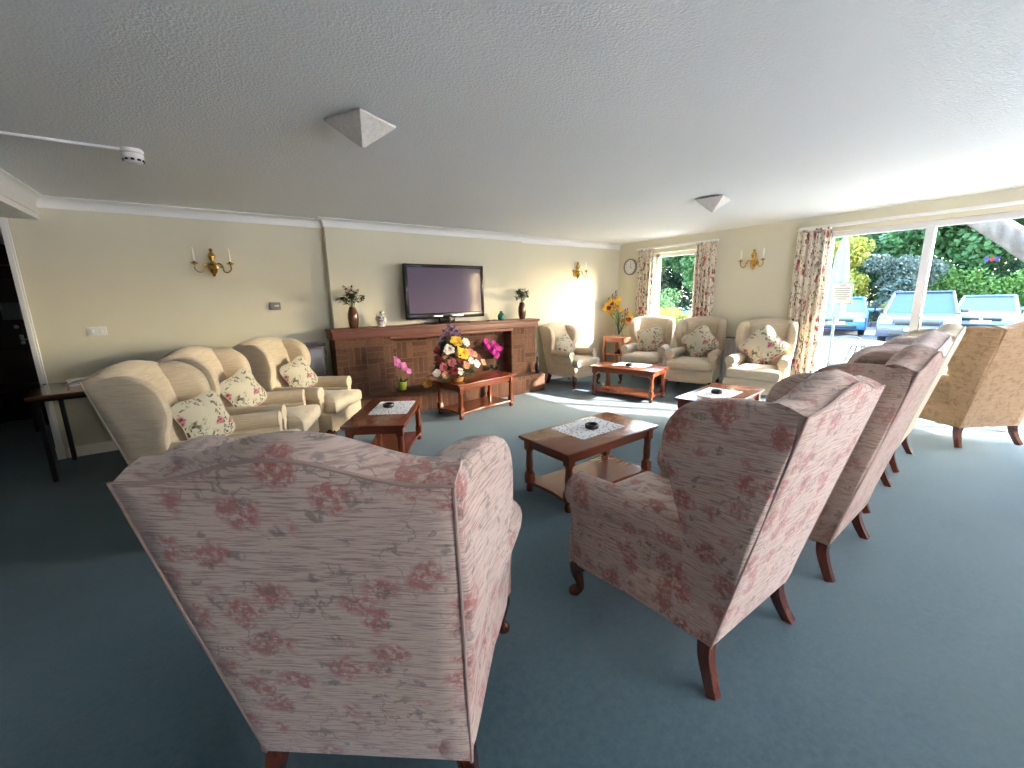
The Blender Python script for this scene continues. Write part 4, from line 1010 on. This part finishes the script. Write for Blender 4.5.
o = thing('telephone', 'pale handset and papers lying on the narrow console table', 'telephone', (-1.06, 5.36, .744), .5)
m = MB(); m.rbox(-.10,.10,-.06,.06,0,.012,.004); m.build('papers', M['paper'], o)
m = MB(); m.tube(spline([(-.09,0,.03),(-.05,0,.045),(.05,0,.045),(.09,0,.03)],4), [.02]*4+[.014]*5+[.02]*4, 10); m.build('handset', plain('pale_grey_plastic', (.45,.45,.45), .4), o)
cb = thing('cabinet', 'long dark wooden cabinet against the back wall behind the cream chairs', 'cabinet', (.36, 5.47, 0))
MB().rbox(-.68,.68,-.10,.16,.06,.93,.006).build('case', M['darkwood'], cb)
MB().rbox(-.66,.66,-.09,.15,0,.07,.003).build('plinth', M['darkwood'], cb)
MB().rbox(-.70,.70,-.12,.165,.93,.955,.006).build('top', M['darkwood'], cb)
for k in range(3):
    x0 = -.66+k*.443; dd = MB().rbox(x0, x0+.435, -.115, -.098, .10, .91, .006).build('door', M['darkwood'], cb)
    MB().lathe([(0,-.145),(.012,-.142),(.012,-.132),(.006,-.115)], (x0+.39, 0, .55), 12, 0, 'y').build('knob', M['brass'], dd)
m = MB(); m.tube([(.68,.0,.86),(.72,.0,.86),(.72,.0,.76),(.68,.0,.76)], .007, 8); m.build('end_handle', M['chrome'], cb)
o = MB().rbox(-.08,.22,5.37,5.58,.9555,.966,.003).build('paper_stack', M['paper'], None); tag(o, 'flat white papers on top of the long dark cabinet', 'papers')

# ------------------------------------------------------------------ outdoors
GZ = -.25
o = MB().box(W+T-.02, 60, -40, 60, GZ-.3, GZ).build('ground', M['tarmac'], None, False); o['kind'] = 'structure'
o = MB().box(W+T, 10.6, -4, 6.2, GZ, GZ+.10).build('terrace', M['paving'], None, False); o['kind'] = 'structure'
o = MB().box(10.6, 12.6, 1.0, 10.5, GZ, GZ+.06).build('lawn', M['lawn'], None, False); o['kind'] = 'structure'
def leaves(n, shape, size, seed, flat=0):
    rnd = random.Random(seed); vs = []; fs = []
    for k in range(n):
        p = shape(rnd); s = size*rnd.uniform(.6,1.4)
        a = Vector((rnd.gauss(0,1), rnd.gauss(0,1), rnd.gauss(0,1))).normalized(); b = a.orthogonal().normalized(); b = (b*math.cos(k)+a.cross(b)*math.sin(k))
        b0 = len(vs); vs += [p-a*s, p+b*s*.55, p+a*s, p-b*s*.55]; fs.append((b0,b0+1,b0+2,b0+3))
    m = MB(); m.v = [tuple(v) for v in vs]; m.f = fs; m.m = [0]*len(fs); return m
def clumps(cs):
    def f(r):
        c, R = r.choice(cs); d = Vector((r.gauss(0,1), r.gauss(0,1), r.gauss(0,1))).normalized()*(r.random()**.35)
        return Vector((c[0]+d.x*R[0], c[1]+d.y*R[1], c[2]+d.z*R[2]))
    return f
def tree_mesh(kind, seed):
    r = random.Random(seed)
    if kind == 'round':
        cs = [((r.uniform(-1.3,1.3), r.uniform(-1.5,1.5), r.uniform(2.2,6.2)), (1.2,1.2,.95)) for _ in range(16)]
        return leaves(9500, clumps(cs), .155, seed), 2.6
    if kind == 'low':
        cs = [((r.uniform(-.6,.6), r.uniform(-1.6,1.6), r.uniform(.4,1.9)), (.7,.8,.6)) for _ in range(14)]
        return leaves(6500, clumps(cs), .065, seed), .6
    cs = [((r.uniform(-.3,.3), r.uniform(-.6,.6), r.uniform(.2,.8)), (.3,.4,.3)) for _ in range(9)]
    return leaves(900, clumps(cs), .05, seed), .2
TP = {}
def tree(name, kind, loc, sc, mat, label, cat='tree', group=None, rz=0):
    key = (kind, mat)
    if key not in TP:
        r = thing(name, label, cat)
        mb, th = tree_mesh(kind, len(TP)+21)
        mb.build('foliage', M[mat], r, False)
        m = MB(); R_ = {'round':.16,'low':.05,'bush':.02}[kind]
        m.tube(spline([(0,0,0),(.05,.03,th*.5),(0,-.05,th),(.1,.1,th*1.6)],4), [R_*1.3]+[R_]*8+[R_*.6]*4, 8); m.build('trunk', M['bark'], r)
        TP[key] = r; o = r
    else: o = copy_tree(TP[key])
    place(o, (loc[0], loc[1], GZ), rz, label, group, (sc,sc,sc)); o.name = name
    return o
BK = 'trees beyond the car park'
specs = [(31,5.6,1.0,'fol_green'),(31,10.6,1.0,'fol_green'),(31,15.6,1.0,'fol_green'),(31,.6,1.0,'fol_dark'),(31,-4.4,1.0,'fol_green'),(31,20.6,1.0,'fol_dark'),(25.5,20.5,.95,'fol_green'),(31,25.6,1.0,'fol_dark'),(27.2,6.1,.52,'fol_grey'),(37.5,3,1.25,'fol_green'),(37.5,9.5,1.25,'fol_green'),(37.5,16,1.25,'fol_green'),(25.5,15.6,.9,'fol_green'),(27.0,8.7,.62,'fol_yellow')]
lab = ['mid green tree beyond the dark car','green tree rising behind the yellow-leaved one','green tree seen through the left of the patio door','dark tree beyond the silver car','green tree beyond the white car','dark tree seen at the casement window edge','green tree filling the casement window','dark tree at the far left beyond the casement window','grey-green tree beyond the dark car','tall green tree behind the hedge, right','tall green tree behind the hedge, middle','tall green tree behind the hedge, left','green tree behind the casement window pane','yellow-leaved tree beyond the folded parasol']
for i, (x,y,s,mt) in enumerate(specs): tree('tree','round',(x,y),s,mt,lab[i],group=BK,rz=i*1.7)
hs = [(29.5,3.3,1.2,'fol_lime','bright lime hedge bush above the silver car'),(29.5,-1.0,1.2,'fol_lime','bright lime hedge bush above the white car'),(27.2,6.4,.7,'fol_lime','lime hedge bush seen beside the door mullion'),(25.2,4.9,.6,'fol_yellow','yellow bush above the dark car'),(26.0,6.7,.55,'fol_grey','grey-green shrub beside the blue car'),(24.8,10.0,.75,'fol_yellow','yellow-leaved shrub above the blue car'),(20.5,14.9,.85,'fol_green','green shrub seen beside the parasol'),(13,8.9,.55,'fol_yellow','yellow bush outside the casement window'),(20,19.0,1.0,'fol_green','green bush outside the casement window')]
for i, (x,y,s,mt,lb) in enumerate(hs): tree('bush','low',(x,y),s,mt,lb,'bush','bushes around the car park',i)
hg = thing('hedge', 'long dark green hedge along the far side of the car park', 'hedge', (31, 9, GZ))
leaves(16000, lambda r: Vector((r.uniform(-.7,.7), r.uniform(-15,16), 2.9*r.random()**.8*(1+.08*math.sin(r.uniform(0,9))))), .15, 99).build('foliage', M['fol_dark'], hg, False)
m = MB()
for k in range(14): m.tube([(0,-14+k*2.2,0),(.05,-14+k*2.2,1.2),(0,-13.9+k*2.2,2.2)], [.06,.05,.03], 6)
o = m.build('stems', M['bark'], hg); o['kind'] = 'stuff'
o = leaves(9000, lambda r: Vector((r.uniform(4,26), -12.5+r.uniform(-.6,.6), GZ+3.4*r.random()**.8)), .15, 123).build('sky_blocker_hedge', M['fol_dark'], None, False); o['kind'] = 'structure'; o['label'] = 'unseen hedge added to block low sky from the television reflection'  # added out of view to keep bright low sky off the television screen
# great leaning trunk
tk = thing('leaning_tree', 'big grey leaning tree trunk at the right of the patio door', 'tree', (14.6,-.6,GZ))
m = MB(); m.tube(spline([(0,-.3,0),(-.3,.8,1.5),(-.6,2.0,2.7),(-.7,3.2,3.8),(-.6,4.2,5.2)],6), [.30-.006*k for k in range(25)], 12); m.build('trunk', M['bark'], tk)
m = MB(); m.tube(spline([(-.5,1.5,2.2),(-.3,.9,3.2),(-.2,.3,4.5)],6), [.2,.19,.18,.17,.16,.15,.14,.13,.12,.11,.1,.09,.08], 10); m.build('bough', M['bark'], tk)
cs = [((random.uniform(-1.5,1), random.uniform(-1,5), random.uniform(4.6,6.4)), (1.1,1.1,.7)) for _ in range(12)]
leaves(3500, clumps(cs), .12, 77).build('foliage', M['fol_yellow'], tk, False)
# brick garden wall
o = thing('garden_wall', 'low red brick garden wall behind the blue car', 'wall', (22.6, 7.95, GZ)); 
MB().box(-.11,.11,-.9,.9,0,1.9).build('brickwork', M['redbrick'], o, False); MB().rbox(-.15,.15,-.95,.95,1.9,1.97,.01).build('coping', M['paving'], o)
# cars -- front faces -X
def car(label, loc, rz, paint, suv=False):
    r = thing('car', label, 'car', loc, rz, 'cars parked outside the patio door')
    Hh = 1.66 if suv else 1.46; wd = .93 if suv else .88
    zb = .98 if suv else .88     # belt line
    L_ = 4.3
    # body lower: side profile lofted across width
    side = [(0,.28),(-.02,.5),(.02,.72),(.12,zb-.16),(.45,zb-.08),(1.15,zb),(2.2,zb+.02),(3.6,zb+.04),(4.2,zb),(L_,.7),(L_+.02,.4),(4.2,.26),(3.75,.24),(3.7,.42),(3.5,.6),(3.25,.6),(3.05,.42),(3.0,.24),(1.35,.24),(1.3,.42),(1.1,.6),(.85,.6),(.65,.42),(.6,.24),(.15,.24)]
    def fill(side, ws, name, mat):
        m = MB(); n = len(side); vs = []
        cx = sum(p[0] for p in side)/n; cz = sum(p[1] for p in side)/n
        for yy, f in ws:
            for x, z in side: vs.append((cx+(x-cx)*f, yy, cz+(z-cz)*f if z > .5 else z))
        fs = []
        for i in range(len(ws)-1):
            for k in range(n): fs.append((i*n+k, i*n+(k+1)%n, (i+1)*n+(k+1)%n, (i+1)*n+k))
        fs.append(tuple(range(n))); fs.append(tuple((len(ws)-1)*n+k for k in range(n))[::-1])
        m.add(vs, fs); return m.build(name, mat, r, True, 35)
    fill(side, [(-wd,.965),(-wd+.03,.985),(-wd*.75,.997),(0,1.0),(wd*.75,.997),(wd-.03,.985),(wd,.965)], 'body', paint)
    # cabin (glasshouse)
    x0, x1, x2, x3 = (1.05,1.75,3.55,4.15) if suv else (1.1,1.95,3.3,4.0)
    def cab(s, top, xs):
        return [(xs[0], -s, zb-.03),(xs[0], s, zb-.03),(xs[3], s, zb-.03),(xs[3], -s, zb-.03),(xs[1], -s*.82, top),(xs[1], s*.82, top),(xs[2], s*.82, top),(xs[2], -s*.82, top)]
    m = MB(); m.add(cab(wd-.07, Hh-.05, (x0,x1,x2,x3)), [(0,1,5,4),(1,2,6,5),(2,3,7,6),(3,0,4,7),(4,5,6,7)]); m.build('glasshouse', M['car_glass'], r, False)
    m = MB(); s = (wd-.07)*.82
    m.rbox(x1-.05, x2+.06, -s-.02, s+.02, Hh-.06, Hh, .03)
    sw = wd-.07
    for q in (-1,1):
        for a,b in ((x0,x1),(x3,x2)): m.tube([(a, q*sw, zb-.03),(b, q*sw*.82, Hh-.05)], .045, 6)
        m.tube([(2.5, q*(sw+.005), zb-.03),(2.5, q*(sw*.82+.005), Hh-.05)], .035, 6)
        if suv: m.tube([(x1, q*s*.9, Hh+.03),(x2, q*s*.9, Hh+.03)], .018, 6)
    m.build('roof', paint, r)
    for xw in (.975, 3.375):
        for q in (-1,1):
            m = MB(); m.lathe([(.0,-.11),(.2,-.11),(.31,-.10),(.335,-.07),(.335,.07),(.31,.10),(.2,.11),(0,.11)], (xw, q*(wd-.12), .335), 22, 0, 'y'); w_ = m.build('wheel', M['tyre'], r)
            m = MB(); m.lathe([(0,-.115),(.19,-.115),(.2,-.10),(.2,.10),(.19,.115),(0,.115)], (xw, q*(wd-.12), .335), 16, 0, 'y'); m.build('hubcap', M['chrome'], w_)
    for q in (-1,1):
        m = MB(); m.rbox(-.005,.16,q*(wd-.20)-.16,q*(wd-.20)+.16,zb-.32,zb-.20,.03); m.build('headlight', M['headlight'], r)
        m = MB(); m.rbox(1.28,1.42,q*(wd+.08)-.09,q*(wd+.08)+.09,zb+.02,zb+.14,.03); m.build('mirror', paint, r)
    m = MB(); m.rbox(-.025,.06,-.5,.5,zb-.33,zb-.22,.015); m.rbox(-.03,.06,-.62,.62,.30,.42,.02); m.build('grille', M['black'], r)
    m = MB(); m.lathe([(0,-.032),(.055,-.032),(.055,-.02)], (0,0,zb-.25), 16, 0, 'x'); m.build('badge', M['chrome'], r)
    m = MB(); m.rbox(-.035,-.01,-.26,.26,.46,.57,.004); m.build('number_plate', M['plate'], r)
    return r
car('dark blue-grey off-road car facing the patio door', (17.6, 3.42, GZ), rad(10), M['car_dark'], True)
car('blue car parked beside the dark off-road car', (19.8, 6.15, GZ), rad(14), M['car_blue'])
car('silver-blue car parked beyond the dark off-road car', (23.0, 2.75, GZ), rad(4), M['car_silver'])
car('white car at the right edge of the patio door', (17.6, .62, GZ), rad(2), M['car_white'])
car('blue car seen low through the casement window', (15.2, 8.9, GZ), rad(20), M['car_blue'])
# folded parasol
p = thing('parasol', 'pale folded garden parasol on the terrace', 'parasol', (9.2, 2.90, GZ+.10))
MB().tube([(0,0,0),(0,0,2.62)], .022, 10).build('pole', M['garden'], p)
m = MB(); vs = []; fs = []; n = 24; zs = [(1.15,.13),(1.5,.135),(1.9,.115),(2.25,.08),(2.45,.045),(2.52,.02)]
for z, R_ in zs:
    for k in range(n): rr = R_*(1+.22*math.cos(8*2*PI*k/n)); vs.append((rr*math.cos(2*PI*k/n), rr*math.sin(2*PI*k/n), z))
for i in range(len(zs)-1):
    for k in range(n): fs.append((i*n+k, i*n+(k+1)%n, (i+1)*n+(k+1)%n, (i+1)*n+k))
fs.append(tuple(range(n))[::-1]); fs.append(tuple((len(zs)-1)*n+k for k in range(n))); m.add(vs, fs); m.build('canopy', M['cloth_blue'], p)
MB().lathe([(.12,1.6),(.13,1.63),(.12,1.66)], n=16).build('tie', M['garden'], p)
MB().lathe([(.26,0),(.26,.04),(.06,.07),(.04,.2),(.03,.2)], n=24).build('base', M['garden'], p)
# garden table and chairs
g = thing('garden_table', 'pale round metal garden table on the terrace', 'table', (9.1, 2.45, GZ+.10))
MB().lathe([(.0,.70),(.36,.70),(.38,.71),(.38,.73),(.36,.74),(0,.74)], n=32).build('tabletop', plain('pale_table_enamel', (.17,.185,.19), .4), g)
for k in range(4):
    a = k*PI/2+.6; MB().tube([(.1*math.cos(a),.1*math.sin(a),.70),(.30*math.cos(a),.30*math.sin(a),.0)], .014, 8).build('leg', M['garden'], g)
def gchair(loc, rz, label):
    r = thing('garden_chair', label, 'chair', loc, rz, 'metal garden chairs')
    MB().rbox(-.22,.22,-.2,.22,.42,.45,.012).build('seat', M['garden'], r)
    m = MB(); m.tube(spline([(-.21,-.2,.44),(-.22,-.25,.72),(-.14,-.29,.88),(0,-.30,.92),(.14,-.29,.88),(.22,-.25,.72),(.21,-.2,.44)],5), .012, 8)
    for x in (-.13,-.065,0,.065,.13): m.tube([(x,-.21,.44),(x*1.02,-.285,.87)], .006, 6)
    m.build('backrest', M['garden'], r)
    for sx in (-1,1):
        MB().tube([(sx*.2,.2,.43),(sx*.22,.24,0)], .012, 8).build('leg', M['garden'], r); MB().tube([(sx*.2,-.18,.43),(sx*.22,-.26,0)], .012, 8).build('leg', M['garden'], r)
        MB().tube(spline([(sx*.22,-.25,.66),(sx*.25,0,.67),(sx*.24,.18,.64),(sx*.21,.2,.44)],4), .011, 8).build('armrest', M['garden'], r)
    return r
g0 = gchair((8.3, 2.35, GZ+.10), rad(-80), 'metal garden chair between the garden table and the patio door')
place(copy_tree(g0), (9.25, 1.78, GZ+.10), rad(30), 'metal garden chair to the right of the garden table')
# flower planter
p = thing('planter', 'stone planter of pink flowers beyond the garden table', 'planter', (10.9, 2.62, GZ+.06))
MB().lathe([(.16,0),(.2,.03),(.26,.36),(.29,.38),(.29,.42),(.24,.42),(.22,.36),(0,.36)], n=26).build('pot', M['paving'], p)
leaves(260, clumps([((0,0,.5),(.26,.26,.14))]), .05, 5).build('foliage', M['fol_lime'], p, False)
random.seed(2)
for k in range(16):
    a = random.uniform(0,6.28); R_ = random.uniform(.05,.26); mb = MB(); bloom(mb, (R_*math.cos(a),R_*math.sin(a),.62-.3*R_), (math.cos(a)*.4-.4,math.sin(a)*.4,.8), .06, 2, 6); mb.build('flower', M['pinkp'], p)

# ------------------------------------------------------------------ light
wd = bpy.data.worlds.new('World'); S.world = wd; wd.use_nodes = True
nt = wd.node_tree; nt.nodes.clear()
sky = nt.nodes.new('ShaderNodeTexSky'); sky.sky_type = 'NISHITA'; sky.sun_disc = False
SUN = Vector((.59,-.81,0)).normalized(); EL = rad(23)
sky.sun_elevation = EL; sky.sun_rotation = math.atan2(SUN.x, SUN.y); sky.air_density = 1.0; sky.dust_density = 2.0; sky.altitude = 50
bg = nt.nodes.new('ShaderNodeBackground'); bg.inputs['Strength'].default_value = 1.45
wo = nt.nodes.new('ShaderNodeOutputWorld'); nt.links.new(sky.outputs[0], bg.inputs['Color']); nt.links.new(bg.outputs[0], wo.inputs['Surface'])
sl = bpy.data.lights.new('sun', 'SUN'); sl.energy = 6.5; sl.angle = rad(.6); sl.color = (1,.97,.93)
so = bpy.data.objects.new('sun', sl); C.objects.link(so)
d = Vector((SUN.x*math.cos(EL), SUN.y*math.cos(EL), math.sin(EL))); so.rotation_euler = d.to_track_quat('Z','Y').to_euler(); so.location = (20,-20,20)
def portal(y0,y1,z0,z1):
    l = bpy.data.lights.new('window_portal','AREA'); l.shape = 'RECTANGLE'; l.size = z1-z0; l.size_y = y1-y0
    l.cycles.is_portal = True
    o = bpy.data.objects.new('window_portal', l); C.objects.link(o)
    o.matrix_world = Matrix(((0,0,1,W+T+.02),(0,1,0,(y0+y1)/2),(-1,0,0,(z0+z1)/2),(0,0,0,1)))
for q in (PAT, WIN): portal(*q)

# ------------------------------------------------------------------ camera
f, yaw, pitch, roll, h = 419.1, rad(35.08), rad(11.63), rad(-1.06), 1.445
cy, sy, cp_, sp_ = math.cos(yaw), math.sin(yaw), math.cos(pitch), math.sin(pitch)
fw = Vector((sy*cp_, cy*cp_, -sp_)); rt = Vector((cy,-sy,0)); up = rt.cross(fw)
r2 = rt*math.cos(roll)+up*math.sin(roll); u2 = -rt*math.sin(roll)+up*math.cos(roll)
cam = bpy.data.cameras.new('Camera'); co = bpy.data.objects.new('Camera', cam); C.objects.link(co)
cam.sensor_width = 36; cam.lens = f*36/1024; cam.clip_start = .05; cam.clip_end = 300
co.matrix_world = Matrix(((r2.x,u2.x,-fw.x,0),(r2.y,u2.y,-fw.y,0),(r2.z,u2.z,-fw.z,h),(0,0,0,1)))
S.camera = co
vs_ = S.view_settings; vs_.view_transform = 'Standard'; vs_.look = 'None'; vs_.gamma = 1; vs_.use_curve_mapping = False
vs_.exposure = 2.34
S.cycles.max_bounces = 14; S.cycles.diffuse_bounces = 8; S.cycles.transparent_max_bounces = 12
S.cycles.sample_clamp_indirect = 8
